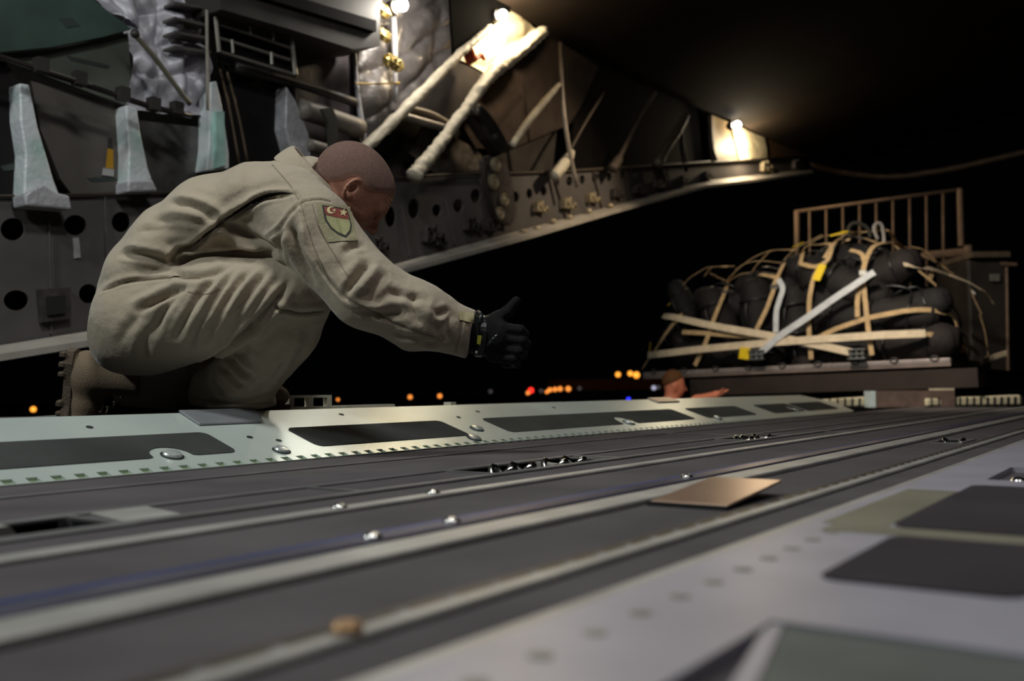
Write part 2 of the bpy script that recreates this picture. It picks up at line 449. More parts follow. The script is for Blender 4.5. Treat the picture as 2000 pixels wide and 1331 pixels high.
for i in range(12):
    MB().lathe((.40 + i * .062, .306, .0100), [(.008, 0), (.008, .0008), (.005, .0012)], seg=14).obj('rivet', mat('olive_rivet', s2l(138, 133, 122), .6), lg, smooth=False)
RG_ = lambda L, z: [on_z(x, y, z) for x, y in L]
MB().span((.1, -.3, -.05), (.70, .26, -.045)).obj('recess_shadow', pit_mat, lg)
o = MB().prism(RG_([(1535, 1226), (1800, 1262), (2200, 1325), (2700, 1700), (1420, 1480)], .004), (0, 0, .003)).obj('recess_cover', mat('recess_green', s2l(92, 96, 92), .6), lg)
MB().prism(RG_([(1510, 1214), (1536, 1226), (1421, 1480), (1360, 1480)], .002), (0, 0, .006)).obj('cover_edge', ledge_mat, lg)
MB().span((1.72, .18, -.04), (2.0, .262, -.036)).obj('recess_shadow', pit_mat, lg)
MB().ball((1.80, .225, -.004), (.016, .016, .014)).obj('recess_knob', chrome, lg, smooth=True)

# =================================================================== SLOPED SIDE PLATE
TH = math.radians(19); PC, PS = math.cos(TH), math.sin(TH); PY0 = 1.705
NP = np.array([0, -PS, PC])
def pl(u, v, hgt=0.0): return np.array([u, PY0 + v * PC, v * PS]) + NP * hgt
plate_mat = mat('pale_green_plate', s2l(218, 228, 221), 0.33, 0.4, 0.10, 3.0, 0.06, 160)
fr_p = (pl(0, 0), [1, 0, 0], [0, PC, PS], NP)
V, Fc = holed([(-1.5, 0), (6.35, 0.03), (6.45, .20), (6.2, .352), (-1.5, .352)], [[(.881 + i * .0465 - .011, .012), (.881 + i * .0465 + .011, .012), (.881 + i * .0465 + .011, .034), (.881 + i * .0465 - .011, .034)] for i in range(-30, 116)], .012, fr_p)
plate = obj('side_plate', V, Fc, plate_mat, label='long pale green-white sloped side plate in front of the kneeling man', cat='side plate')
pad_m = mat('plate_pad', s2l(74, 76, 74), .9, 0, .2, 6, .6, 800, spec=.2)
def pad(P):
    V, Fc = holed(P, [], .002, (pl(0, 0, .002), [1, 0, 0], [0, PC, PS], NP)); obj('antiskid_pad', V, Fc, pad_m, plate)
def padpoly(x0, x1, notch=None):
    P = rrect(x0, .080, x1, .213, .022)
    if notch:
        # P order: top-right, top-left, bottom-left, bottom-right corners -> notch cut in the bottom edge
        n0, n1, d = notch; k = 18
        arc = [(n0 - .012, .080), (n0, .084)] + [((n0 + n1) / 2 - (n1 - n0) / 2 * math.cos(PI * t), .086 + d * math.sin(PI * t)) for t in np.linspace(.12, .88, 9)] + [(n1, .084), (n1 + .012, .080)]
        P = P[:k] + arc + P[k:]
    return P
pad(padpoly(-1.4, 1.435, (1.215, 1.315, .05))); pad(padpoly(1.685, 2.315)); pad(padpoly(2.53, 3.98, (3.30, 3.42, .07))); pad(padpoly(4.12, 4.74)); pad(padpoly(5.0, 5.52, (5.36, 5.45, .08))); pad(padpoly(5.56, 6.18))
notch_m = mat('tooth_green', s2l(122, 140, 108), .6, .1)
MB().prism([pl(-1.5, .006, -.005), pl(6.3, .006, -.005), pl(6.3, .040, -.005), pl(-1.5, .040, -.005)], NP * -.002).obj('toothed_edge', notch_m, plate)
for u, v, r in [(1.264, .088, .021), (1.556, .071, .019), (2.405, .128, .02), (2.30, .055, .02), (3.36, .092, .022), (4.2, .07, .02), (5.40, .10, .02)]:
    o = MB().lathe(pl(u, v, .0005), [(r * 1.22, 0), (r * 1.22, .001)], NP, 24).obj('bolt_ring', pit_mat, plate)
    MB().lathe(pl(u, v, .001), [(r, 0), (r, .004), (r * .9, .007), (r * .4, .0085), (.0005, .009)], NP, 24).obj('bolt', mat('bolt_alloy', s2l(205, 212, 208), .3, .5), plate, smooth=False)
for u, v in [(1.18, .278), (1.535, .167), (1.60, .135), (1.97, .30), (2.44, .235), (3.1, .29), (2.6, .28)]:
    MB().lathe(pl(u, v, .0005), [(.008, 0), (.008, .0008)], NP, 14).obj('screw_hole', pit_mat, plate)
flp = MB().prism([pl(1.452, .258, .0005), pl(1.645, .258, .0005), pl(1.70, .358, .0005), pl(1.46, .358, .0005)], NP * .006).obj('hinge_cover', mat('grey_cover', s2l(150, 152, 156), .4, .4), plate); bevel(flp, .002, 1)
MB().prism([pl(4.02, .30, .0005), pl(4.25, .30, .0005), pl(4.25, .36, .0005), pl(4.02, .36, .0005)], NP * .006).obj('hinge_cover', mat('tan_cover', s2l(190, 170, 150), .4, .4), plate)
# back wall of the plate and the walkway behind it, which carries the man
MB().span((-1.5, PY0 + .352 * PC - .004, -.1), (6.2, PY0 + .352 * PC + .012, .352 * PS - .016)).obj('back_flange', mat('plate_back', (.05, .05, .05), .6), plate)
WZ = .094
walk = MB().span((-1.5, 2.055, WZ - .05), (6.0, 2.95, WZ)).obj('outer_walkway', mat('walk_dark', (.02, .02, .02), .9), label='dark walkway strip behind the pale side plate that the man kneels on', cat='walkway')
MB().tube([on_y(-40, 820, 2.9), on_y(60, 818, 2.9), on_y(128, 814, 2.9)], .006, 8).obj('edge_bead', mat('bead_grey', s2l(120, 120, 115), .5), walk)
# small pale fittings standing behind the plate
br = thing('rail_bracket', on_y(600, 798, 2.3), 'small pale bracket with two square openings behind the plate, right of the man', 'bracket')
V, Fc = holed([(0, 0), (.19, 0), (.19, .05), (0, .05)], [rrect(.02, .012, .085, .042, .004), rrect(.105, .012, .17, .042, .004)], .02, (on_y(557, 803, 2.4), [1, 0, 0], [0, 0, 1], [0, 1, 0]))
obj('bracket_frame', V, Fc, mat('pale_fit', s2l(226, 220, 196), .5), br)
p0 = on_y(645, 800, 2.4); MB().span(p0 + [0, 0, -.01], p0 + [.33, .03, .012]).obj('bracket_tongue', MATS['pale_fit'], br)
p0 = on_y(885, 796, 2.3); rb = MB().span(p0 + [0, 0, -.03], p0 + [.8, .03, .01]).obj('edge_bar', mat('worn_bar', s2l(112, 104, 100), .6, .2, .4, 20), label='worn grey bar lying just behind the pale plate under the thumb', cat='bar')
MB().span(p0 + [-.02, -.005, -.03], p0 + [.012, .03, .02]).obj('bar_end', MATS['pale_fit'], rb)

# =================================================================== RAMP END: toes and blocks
toe_m = mat('cream_toe', s2l(215, 205, 175), .5, .1, .15, 9)
def toe(px0, px1, py0, py1, n, label):
    a = on_z(px0, py0, .0); b = on_z(px1, py1, .0)
    a = at_d(px0, py0, 7.75); b = at_d(px1, py1, 7.95); a[2] = b[2] = .0
    d = (b - a) / n
    t = thing('ramp_toe', tuple((a + b) / 2), label, 'ramp toe', 'cream ribbed toes at the end of the ramp')
    e = nrm(d); u = np.array([0, 0, 1.0]); o2 = np.cross(u, e); L = np.linalg.norm(b - a)
    bevel(MB().prism([a + o2 * -.03, b + o2 * -.03, b + o2 * -.03 + u * .085, a + o2 * -.03 + u * .065], o2 * .08).obj('toe_bar', toe_m, t), .015, 2)
    for i in range(n):
        q = a + d * (i + .62 + .3 * (i / n)); k = .22 + .5 * (i / n)
        MB().prism([q - d * .5 * k * .4 + o2 * -.036, q + d * .3 * k + o2 * -.036, q + d * .5 * k + o2 * -.036 + u * .07, q + o2 * -.036 + u * .07], o2 * .02).obj('toe_slot', pit_mat, t)
toe(1607, 1702, 797, 795, 7, 'cream ribbed ramp toe left of the brown end block')
toe(1806, 1990, 793, 789, 14, 'cream ribbed ramp toe right of the brown end block')
bk = thing('end_block', tuple(at_d(1775, 800, 7.7)), 'brown rectangular block with white left edge at the end of the ramp', 'block')
a = at_d(1712, 793, 7.75); b = at_d(1865, 790, 7.75); a[2] = -.005; b[2] = -.005
e = nrm(b - a); o2 = np.cross([0, 0, 1], e)
MB().prism([a, b, b + [0, 0, .135], a + [0, 0, .135]], o2 * .12).obj('block_body', mat('brown_block', s2l(104, 86, 78), .7, .1, .25, 14), bk)
MB().prism([a - e * .055, a - e * .005, a - e * .005 + [0, 0, .135], a - e * .055 + [0, 0, .135]], o2 * .12).obj('block_end', mat('white_end', s2l(190, 205, 205), .5), bk)
MB().prism([b + e * -.2 + [0, 0, .136], b + [0, 0, .136], b + [0, 0, .15], b + e * -.2 + [0, 0, .15]], o2 * .02).obj('block_lip', toe_m, bk)

# =================================================================== GROUND
GZ = -1.5
MB().span((-20, -40, GZ - .1), (160, 160, GZ)).obj('ground', mat('asphalt', (.01, .01, .011), .9, 0, .3, .5, spec=.1), kind='structure', label='dark airfield apron under the ramp at night')
# =================================================================== FUSELAGE SIDE (left wall)
YW = 4.2
def W(px, py, off=0.0): return on_y(px, py, YW - off)
def wprism(pts, off, th, mb=None): return (mb or MB()).prism([W(x, y, off) for x, y in pts], (0, th, 0))
def wtube(pts, off, rpx, mb=None, seg=8, sm=4, lump=0.0):
    P = [W(x, y, off) for x, y in pts]
    if len(P) > 2: P = smoothpath(P, sm)
    if np.isscalar(rpx): r = [rpx * project(p)[2] / FPX for p in P]
    else:
        rr = np.interp(np.linspace(0, 1, len(P)), np.linspace(0, 1, len(rpx)), rpx); r = [a * project(p)[2] / FPX for a, p in zip(rr, P)]
    return (mb or MB()).tube(P, r, seg, lump=lump)
def quilt(c4, off, nx, ny, cx, cy, amp, noise=.4, seed=0):
    """puffed quilted sheet between four photo corners (tl, tr, br, bl)"""
    P = [W(x, y, off) for x, y in c4]; V = []; F = []
    for j in range(ny + 1):
        for i in range(nx + 1):
            u, v = i / nx, j / ny
            V.append((P[0] * (1 - u) + P[1] * u) * (1 - v) + (P[3] * (1 - u) + P[2] * u) * v)
    V = np.array(V); n = np.array([0, -1.0, 0])
    uu = np.tile(np.arange(nx + 1) / nx, ny + 1); vv = np.repeat(np.arange(ny + 1) / ny, nx + 1)
    d = np.sqrt(np.abs(np.sin(uu * cx * PI + .35 * np.sin(vv * 7 + seed)) * np.sin(vv * cy * PI + .4 * np.sin(uu * 6 + seed)))) * amp + wob(V, 16, seed) * amp * noise * .5 + wob(V, 45, seed + 1) * amp * noise * .3
    V += n[None] * d[:, None]
    for j in range(ny):
        for i in range(nx): a = j * (nx + 1) + i; F.append((a, a + 1, a + nx + 2, a + nx + 1))
    return V, F
foil_w = mat('white_insulation', s2l(188, 186, 190), .42, .15, .2, 10, .5, 40)
foil_s = mat('silver_insulation', s2l(112, 107, 106), .4, .3, .25, 8, .5, 30)
foil_teal = mat('teal_white_wrap', s2l(226, 230, 232), .45, .1, .25, 6, .4, 40, col2=s2l(178, 208, 200), mix=(.25, .5))
skin_m = mat('cabin_skin', s2l(60, 56, 53), .85, 0, .3, 4, spec=.1)
beam_m = mat('sill_paint', s2l(94, 89, 88), .75, 0, .15, 5, spec=.15)
flange_m = mat('flange_paint', s2l(190, 182, 172), .5, .2, .15, 7)
gp_m = mat('green_panel', s2l(80, 102, 94), .7, 0, .3, 2.2, col2=s2l(48, 56, 53), spec=.2)
gp2_m = mat('grey_green_panel', s2l(92, 96, 86), .7, 0, .3, 3, spec=.2)
brown_p = mat('taupe_panel', s2l(98, 92, 86), .65, .1, .2, 4)
dkpipe = mat('dark_tube', s2l(60, 56, 54), .5, .3, .2, 10)
rod_m = mat('bare_rod', s2l(140, 134, 124), .45, .4, .2, 10)
rib_m = mat('rib_wrap', s2l(196, 186, 166), .55, 0, .2, 18, .6, 30)
dk_rib = mat('dark_frame', s2l(70, 61, 52), .6, .1, .25, 8)
bl_panel = mat('black_panel', s2l(34, 31, 31), .8, 0, .3, 4, spec=.12)

skin = wprism([(-250, 745), (0, 684), (190, 644), (560, 562), (760, 522), (1200, 398), (1560, 332), (1585, 318), (1580, 303), (1500, 272), (1380, 217), (1180, 128), (1060, 58), (950, -5), (800, -120), (-250, -120)], -.28, .05).obj('wall_left', skin_m, kind='structure', label='dark inner skin of the fuselage side wall')

# ---- sill beam
def wp(px, py): p = W(px, py); return (p[0], p[2])
def wring(px, py, rx, ry, n=20): return [wp(px + rx * math.cos(2 * PI * k / n), py + ry * math.sin(2 * PI * k / n)) for k in range(n)]
top = [(-250, 386), (0, 382), (300, 376), (560, 364), (770, 347), (930, 338), (1080, 335), (1380, 316), (1570, 307)]
bot = [(1580, 330), (1380, 354), (1200, 402), (1050, 442), (900, 482), (760, 519), (560, 564), (190, 644), (0, 675), (-250, 735)]
hl = [(25, 448, 24, 22), (147, 440, 22, 20), (237, 434, 19, 20), (32, 587, 25, 20), (173, 574, 19, 19), (330, 560, 18, 18), (763, 424, 11, 20), (808, 408, 11, 20), (853, 411, 9, 12), (895, 402, 10, 13), (929, 383, 10, 14), (1006, 385, 8, 11), (1034, 378, 6, 10), (1062, 373, 6, 10), (1086, 356, 6, 9), (1112, 354, 6, 9), (1137, 351, 5, 9), (1162, 348, 6, 10), (1190, 346, 5, 9), (1216, 342, 5, 8), (1241, 339, 5, 8), (1266, 337, 4, 8), (1300, 334, 4, 7), (1340, 331, 4, 6)]
V, Fc = holed([wp(*p) for p in top + bot], [wring(*q) for q in hl], .012, ([0, YW, 0], [1, 0, 0], [0, 0, 1], [0, -1, 0]))
beam = obj('sill_beam', V, Fc, beam_m, label='long dark grey sill beam with round lightening holes along the fuselage side', cat='beam')
wprism(top + bot, -.20, .01).obj('beam_backing', black_mat, beam)
fl1 = [(-250, 735), (0, 675), (190, 644), (560, 564), (760, 519), (900, 482), (1050, 441), (1200, 401), (1380, 353), (1580, 330)]
fl2 = [(1590, 336), (1380, 362), (1200, 411), (1050, 455), (900, 496), (760, 533), (560, 580), (190, 662), (0, 692), (-250, 755)]
A_ = [W(x, y, .012) for x, y in fl1]; B_ = [W(x, y, .13) for x, y in fl2[::-1]]; n_ = len(A_)
V = A_ + B_ + [p + np.array([0, 0, -.03]) for p in A_] + [p + np.array([0, 0, -.03]) for p in B_]
F = []
for i in range(n_ - 1): F += [(i, i + 1, n_ + i + 1, n_ + i), (2 * n_ + i, 2 * n_ + i + 1, 3 * n_ + i + 1, 3 * n_ + i), (n_ + i, n_ + i + 1, 3 * n_ + i + 1, 3 * n_ + i), (i, i + 1, 2 * n_ + i + 1, 2 * n_ + i)]
F += [(0, n_, 3 * n_, 2 * n_), (n_ - 1, 2 * n_ - 1, 4 * n_ - 1, 3 * n_ - 1)]
obj('lower_flange', V, F, flange_m, beam)
mb = MB(); wtube([(x, y) for x, y in [(p[0], p[1] + 1) for p in top]], .02, 3, mb, 6, 2); mb.obj('upper_lip', dk_rib, beam, smooth=True)
for a, b in [((1080, 340), (1106, 428)), ((1157, 330), (1176, 408)), ((1218, 330), (1228, 392)), ((1260, 326), (1268, 376)), ((1300, 322), (1308, 366)), ((930, 342), (985, 452)), ((680, 358), (690, 530)), ((785, 400), (800, 500)), ((870, 390), (888, 478)), ((95, 384), (100, 652)), ((205, 384), (210, 636))]:
    wtube([a, b], .012, 2.0, None, 6).obj('stiffener', dk_rib if a[0] > 1000 else beam_m, beam)
# latch brackets bolted along the beam
lug_m = mat('lug_metal', s2l(196, 180, 150), .45, .4, .3, 20)
lug_d = mat('lug_dark', s2l(84, 78, 76), .5, .4, .3, 20)
def lug(px, py, sc, m):
    mb = MB()
    for dx, dy, wx, wy in [(-10, 1, 5, 20), (1, -3, 5, 22), (12, 6, 6, 14), (-5, -7, 12, 4), (7, 8, 15, 4), (-7, 9, 8, 3)]:
        a = W(px + (dx - wx / 2) * sc, py + (dy + wy / 2) * sc, .05); b = W(px + (dx + wx / 2) * sc, py + (dy - wy / 2) * sc, .05)
        mb.span((a[0], YW - .06, a[2]), (b[0], YW - .004, b[2]))
    o = mb.obj('latch_bracket', m, beam); bevel(o, .002, 1)
for q in [(742, 476, 1.1, lug_d), (848, 458, 1.3, lug_d), (862, 470, .7, lug_d), (925, 438, 1.0, lug_d), (962, 440, .9, lug_d), (1058, 404, .75, lug_m), (1112, 397, .8, lug_m), (1161, 386, .7, lug_m), (1208, 377, .65, lug_d), (1250, 370, .6, lug_d), (1290, 360, .55, lug_d), (1500, 326, .7, lug_m), (1560, 322, .6, lug_d), (1340, 350, .5, lug_d), (1385, 342, .5, lug_d)]: lug(*q)
for px, py in [(1022, 452), (1048, 447), (1080, 432), (1112, 424), (1150, 412), (1192, 402)]:
    MB().ball(W(px, py, .06), (.03, .03, .02)).obj('flange_clip', lug_m, beam, smooth=True)
mb = MB(); 
for r in [(75, 562, 140, 640)]:
    wprism([(78, 565), (138, 562), (140, 622), (84, 630)], .04, .036, mb)
mb.obj('latch_box', lug_d, beam); 
wprism([(92, 580), (128, 577), (129, 612), (95, 616)], .055, .014).obj('latch_box_face', pit_mat, beam)
wprism([(142, 465), (154, 464), (158, 503), (146, 505)], .008, .006).obj('white_marker', mat('tag_white', s2l(170, 168, 165), .6), beam)

# ---- large hinge fitting
hf = thing('hinge_fitting', tuple(W(975, 430, .1)), 'large dark hinge fitting with round bright bosses standing on the sill beam', 'hinge fitting')
o = wprism([(946, 312), (955, 302), (985, 312), (1000, 350), (1010, 420), (1000, 440), (975, 432), (962, 400), (950, 355)], .07, .06).obj('fitting_body', lug_d, hf); bevel(o, .01, 2)
wtube([(948, 308), (946, 350), (962, 405), (972, 432)], .12, 4).obj('fitting_rib', dk_rib, hf, smooth=True)
for px, py, r in [(970, 322, 13), (966, 355, 14), (987, 390, 12), (978, 417, 12)]:
    R_ = r * 6.4 / FPX * 1.1
    MB().lathe(W(px, py, .10), [(R_ * 1.1, -.02), (R_ * 1.1, .0), (R_ * .8, .012), (R_ * .5, .0), (R_ * .25, .006)], (0, -1, 0), 20).obj('boss', lug_m, hf)

# ---- left panels
P1 = wprism([(-120, -40), (130, -40), (258, 57), (200, 72), (100, 92), (0, 102), (-120, 106)], .12, .03).obj('upper_side_panel', gp_m, label='dark green triangular side panel at the top left corner', cat='wall panel')
wprism([(115, 36), (140, 34), (156, 50), (130, 54)], .123, .003).obj('stencil_mark', mat('stencil', s2l(52, 62, 58), .7), P1)
P2 = wprism([(-120, 110), (0, 106), (110, 95), (200, 76), (250, 64), (256, 140), (246, 205), (190, 186), (95, 150), (20, 118)], .06, .03).obj('middle_side_panel', gp2_m, label='grey-green side panel below the dark green triangular one', cat='wall panel')
wprism([(130, 108), (215, 128), (210, 134), (140, 118)], .063, .003).obj('stencil_mark', MATS['stencil'], P2)
P3 = wprism([(60, 158), (120, 175), (245, 205), (247, 374), (140, 379), (118, 350), (80, 255)], .01, .03).obj('lower_side_panel', brown_p, label='taupe lower side panel holding the yellow tag strap', cat='wall panel')
wprism([(170, 348), (215, 345), (238, 352), (180, 355)], .013, .003).obj('stencil_mark', MATS['stencil'], P3)
P4 = wprism([(-250, 100), (10, 120), (40, 165), (46, 382), (-250, 386)], .01, .03).obj('end_side_panel', bl_panel, label='nearly black side panel at the left edge of the picture', cat='wall panel')
wprism([(0, 325), (30, 318), (30, 332), (8, 334)], .013, .003).obj('stencil_mark', MATS['stencil'], P4)
P5 = wprism([(272, 235), (402, 250), (402, 330), (395, 372), (305, 374), (285, 320)], .01, .03).obj('clear_cover_panel', mat('plastic_cover', s2l(84, 82, 80), .25, .1, .4, 12, .6, 10), label='dark side panel under crinkled plastic between two white tapered brackets', cat='wall panel')
P6 = wprism([(440, 140), (556, 165), (560, 350), (440, 360)], .005, .03).obj('dark_bay_panel', bl_panel, label='dark bay panel behind the two thin rods', cat='wall panel')
P7 = wprism([(578, 72), (688, 100), (695, 350), (575, 360)], -.05, .03).obj('tube_bay_panel', mat('bay_brown', s2l(58, 50, 54), .6, .1, .4, 12, .5, 12), label='dark mottled bay panel behind the padded tubes', cat='wall panel')
# yellow tag strap
tg = wprism([(211, 290), (221, 292), (222, 330), (207, 328)], .02, .004).obj('warning_tag', mat('tag_yellow', s2l(190, 140, 20), .6), label='yellow tag strap hanging on the taupe side panel', cat='tag')
wprism([(212, 270), (219, 270), (221, 292), (211, 290)], .02, .004).obj('tag_cord', dkpipe, tg)
wprism([(202, 328), (223, 331), (222, 345), (200, 342)], .02, .004).obj('tag_end', MATS['tag_white'], tg)
# rails and struts
tr = wtube([(-60, 96), (20, 117), (95, 143), (180, 170), (290, 207), (372, 226)], .22, 6, None, 8).obj('slide_rail', mat('rail_dark', s2l(74, 68, 66), .3, .6), smooth=True, label='dark slanting slide rail crossing the left side panels', cat='rail')
wtube([(95, 138), (180, 165)], .25, 2.2).obj('rail_highlight', rod_m, tr)  # pale rod stands in for the highlight along the slide rail
for x, y in [(80, 128), (155, 154), (240, 184), (300, 204), (345, 212)]:
    a = W(x, y, .24); MB().box(a, (.05, .05, .06)).obj('rail_clip', dkpipe, tr)
stt = wtube([(258, 62), (300, 110), (345, 170), (372, 204)], .26, 5).obj('diagonal_strut', mat('strut_olive', s2l(112, 108, 92), .5, .3), smooth=True, label='olive diagonal strut in front of the white quilted insulation', cat='strut')
MB().ball(W(264, 66, .26), .022).obj('strut_joint', dkpipe, stt, smooth=True)
# white quilted insulation
V, Fc = quilt([(246, -40), (352, -40), (425, 228), (246, 216)], .02, 70, 90, 2.6, 4.2, .045, 2.6, 3)
obj('quilted_insulation', V, Fc, mat('quilt_white', s2l(204, 200, 208), .42, .1, .2, 10, .4, 30), smooth=True, label='white quilted insulation blanket behind the diagonal strut', cat='insulation blanket')
V, Fc = quilt([(150, -40), (252, -40), (262, 58), (200, 20)], .0, 30, 30, 2, 2, .035, 2.4, 5)
obj('quilted_insulation', V, Fc, MATS['quilt_white'], smooth=True, label='white quilted insulation scrap above the green triangular panel', cat='insulation blanket')
# white tapered brackets
def taper(pts, label, m, foot=None, seed=0):
    P = [W(x, y, .1) for x, y in pts]
    mb = MB().prism(P, (0, .1, 0)); o = mb.obj('tapered_bracket', m, label=label, cat='bracket', group='white tapered frame brackets along the left wall'); bevel(o, .008, 2)
    if foot: bevel(wprism(foot, .13, .11).obj('bracket_foot', foil_w, o), .01, 2)
    return o
taper([(38, 162), (58, 165), (75, 250), (105, 350), (118, 385), (46, 385), (50, 300), (40, 235)], 'white tapered bracket with a crumpled foot, leftmost on the wall', foil_teal, [(48, 380), (70, 366), (85, 360), (112, 376), (136, 382), (141, 410), (50, 402)])
taper([(246, 205), (268, 210), (275, 260), (290, 330), (298, 352), (250, 358), (252, 300)], 'white tapered bracket between the taupe panel and the plastic-covered panel', foil_teal, [(250, 354), (298, 350), (309, 374), (250, 376)])
b3 = taper([(412, 160), (424, 158), (436, 215), (448, 300), (448, 330), (402, 334), (408, 290), (410, 220)], 'pale teal tapered bracket just above the back of the man', foil_teal)
wprism([(422, 218), (438, 218), (440, 322), (424, 328)], .13, .03).obj('bracket_strip', mat('teal_strip', s2l(175, 215, 205), .5), b3)
taper([(560, 168), (578, 196), (588, 222), (604, 262), (608, 315), (575, 315), (566, 280), (558, 250)], 'white foil-wrapped tapered bracket above the collar of the man', foil_w)
# ladder-like rack
rk = thing('equipment_rack', tuple(W(490, 90, .2)), 'grey ladder-like equipment rack above the man on the upper left', 'rack')
for a, b in [((341, 3), (417, 14)), ((341, 32), (404, 46)), ((341, 60), (405, 71)), ((341, 88), (412, 99))]: wprism([a, b, (b[0], b[1] + 6), (a[0], a[1] + 5)], .16, .10).obj('shelf_fin', mat('rack_grey', s2l(100, 94, 90), .5, .3), rk)
for a, b in [((424, 20), (570, 64)), ((424, 46), (566, 93)), ((428, 74), (566, 117)), ((430, 101), (576, 146))]:
    wtube([a, b], .18, 3.2).obj('rack_rail', rod_m, rk)
    wprism([(a[0], a[1] + 5), (b[0], b[1] + 5), (b[0], b[1] + 24), (a[0], a[1] + 22)], .06, .02).obj('rack_panel', bl_panel, rk)
for a, b, r in [((418, 6), (428, 102), 4.5), ((568, 60), (577, 146), 4.5), ((404, 20), (406, 215), 3.5)]: wtube([a, b], .2, r).obj('rack_post', rod_m, rk)
for a, b in [((487, 34), (489, 68)), ((532, 48), (534, 80)), ((453, 78), (455, 104)), ((530, 102), (531, 126)), ((475, 28), (489, 40)), ((520, 42), (534, 54))]: wtube([a, b], .19, 3.0).obj('rack_clip', mat('clip_pale', s2l(170, 165, 155), .4, .3), rk)
for i, (a, b) in enumerate([((425, 118), (467, 320)), ((440, 128), (484, 320))]):
    wtube([a, ((a[0] + b[0]) / 2 + 3, (a[1] + b[1]) / 2), b], .012, 3.0).obj('thin_rod', mat('rod_bronze', s2l(118, 102, 84), .45, .4), smooth=True, label=['thin bronze rod hanging above the back of the man, left one', 'thin bronze rod hanging above the back of the man, right one'][i], cat='rod', group='thin bronze rods')
# padded tubes across the bay
for pts, r, m, lb in [([(460, 130), (570, 160), (692, 200)], 9, dkpipe, 'thin dark padded tube crossing the bay, uppermost'), ([(585, 212), (640, 230), (702, 252)], 20, mat('tube_grey', s2l(120, 112, 104), .5, .1, .15, 10), 'thick grey padded tube crossing the bay, middle one'), ([(600, 282), (650, 296), (704, 305)], 12, MATS['tube_grey'], 'grey padded tube just above the head of the man, lowest')]:
    wtube(pts, .1, r, None, 14).obj('padded_tube', m, smooth=True, label=lb, cat='tube', group='padded tubes across the bay')
wprism([(628, 212), (650, 210), (660, 236), (662, 300), (645, 300), (642, 240)], .26, .02).obj('hanging_strap', mat('strap_dark', s2l(48, 46, 38), .8), label='dark webbing strap hanging over the padded tubes', cat='strap')
# overhead ducts
dt = wprism([(425, -60), (760, -60), (742, 20), (742, 90), (690, 96), (570, 58), (432, 18)], .3, .3).obj('overhead_duct', mat('duct_brown', s2l(66, 62, 58), .55, .1, .3, 5), label='dark overhead duct running above the equipment rack', cat='duct')
wprism([(500, -30), (735, 40), (735, 62), (450, -24)], .33, .03).obj('duct_strip', bl_panel, dt)
# ---- lit bay with the first lamp
V, Fc = quilt([(694, -40), (888, -40), (885, 112), (700, 290)], .0, 50, 60, 2.5, 3.5, .05, .7, 9)
obj('foil_blanket', V, Fc, foil_s, smooth=True, label='crinkled silver foil panel lit by the leftmost lamp', cat='insulation blanket')
wtube([(768, 35), (771, 100), (773, 200)], .12, [6, 6, 4]).obj('lamp_post', foil_w, smooth=True, label='white vertical post shining under the leftmost lamp', cat='post')
wtube([(694, 163), (735, 164), (780, 162)], .14, 2).obj('yellow_rod', mat('rod_yellow', s2l(200, 165, 70), .5), label='thin yellow rod crossing the lit foil bay', cat='rod')
for i, (x, y) in enumerate([(742, 14), (742, 62), (768, 118)]):
    MB().tube(smoothpath([W(x - 14, y - 4, .2), W(x, y + 4, .24), W(x + 12, y + 12, .2)], 5), .035, 7, lump=.9).obj('foil_bunch', mat('foil_gold', s2l(215, 190, 120), .3, .6, .3, 20), label=['crumpled golden foil bunch left of the leftmost lamp, upper', 'crumpled golden foil bunch left of the leftmost lamp, middle', 'crumpled golden foil bunch on the lit post, lowest'][i], cat='foil', group='crumpled golden foil bunches')
wtube([(692, 90), (698, 180), (706, 240), (714, 290)], .1, [3, 5, 6, 5]).obj('bay_edge_frame', foil_w, smooth=True, label='white wrapped frame edge between the padded tubes and the foil bay', cat='frame')
# ---- padded diagonal ribs
RB = 'wrapped diagonal frame ribs of the tail'
def rib(pts, r, off, m, label, lump=.38, seg=14, sm=12):
    return wtube(pts, off, r, None, seg, sm, lump).obj('frame_rib', m, smooth=True, label=label, cat='rib', group=RB)
rib([(958, 54), (925, 82), (888, 116), (800, 205), (714, 290), (690, 312)], [6, 7, 9, 11, 11, 11], .2, rib_m, 'pale wrapped diagonal rib starting below the leftmost lamp and ending at the head')
rib([(1062, 60), (1005, 108), (958, 148), (915, 205), (865, 274), (830, 318), (808, 346)], [12, 13, 12, 11, 12, 14, 16], .25, rib_m, 'pale lumpy wrapped diagonal rib right of the head, second of the two thick ones')
rib([(1000, 285), (1030, 240), (1062, 200), (1092, 165)], [8, 8, 7, 5], .2, rib_m, 'short warmly lit diagonal rib left of the thin vertical pole', .1)
rib([(1082, 344), (1098, 325), (1112, 306), (1118, 296)], [11, 12, 9, 5], .15, rib_m, 'short brightly lit rib stub at the foot of the thin vertical pole', .15)
rib([(1112, 296), (1140, 245), (1180, 180)], 3, .1, dk_rib, 'thin dark diagonal rib right of the thin vertical pole', 0)
rib([(1196, 330), (1208, 312), (1214, 300), (1265, 205), (1280, 180)], [10, 9, 5, 3, 3], .15, dk_rib, 'dark diagonal rib with a pale foot, second right of the vertical pole', .1)
rib([(1284, 322), (1300, 292), (1322, 258), (1340, 226)], [11, 9, 9, 7], .15, dk_rib, 'dark diagonal rib with a pale foot, third right of the vertical pole', .2)
rib([(1338, 318), (1332, 285), (1330, 255)], [6, 5, 4], .15, dk_rib, 'short upright dark rib left of the bright far bay', .1)
rib([(1395, 314), (1388, 280), (1386, 225)], [7, 5, 4], .15, dk_rib, 'upright rib at the left edge of the bright far bay', .1)
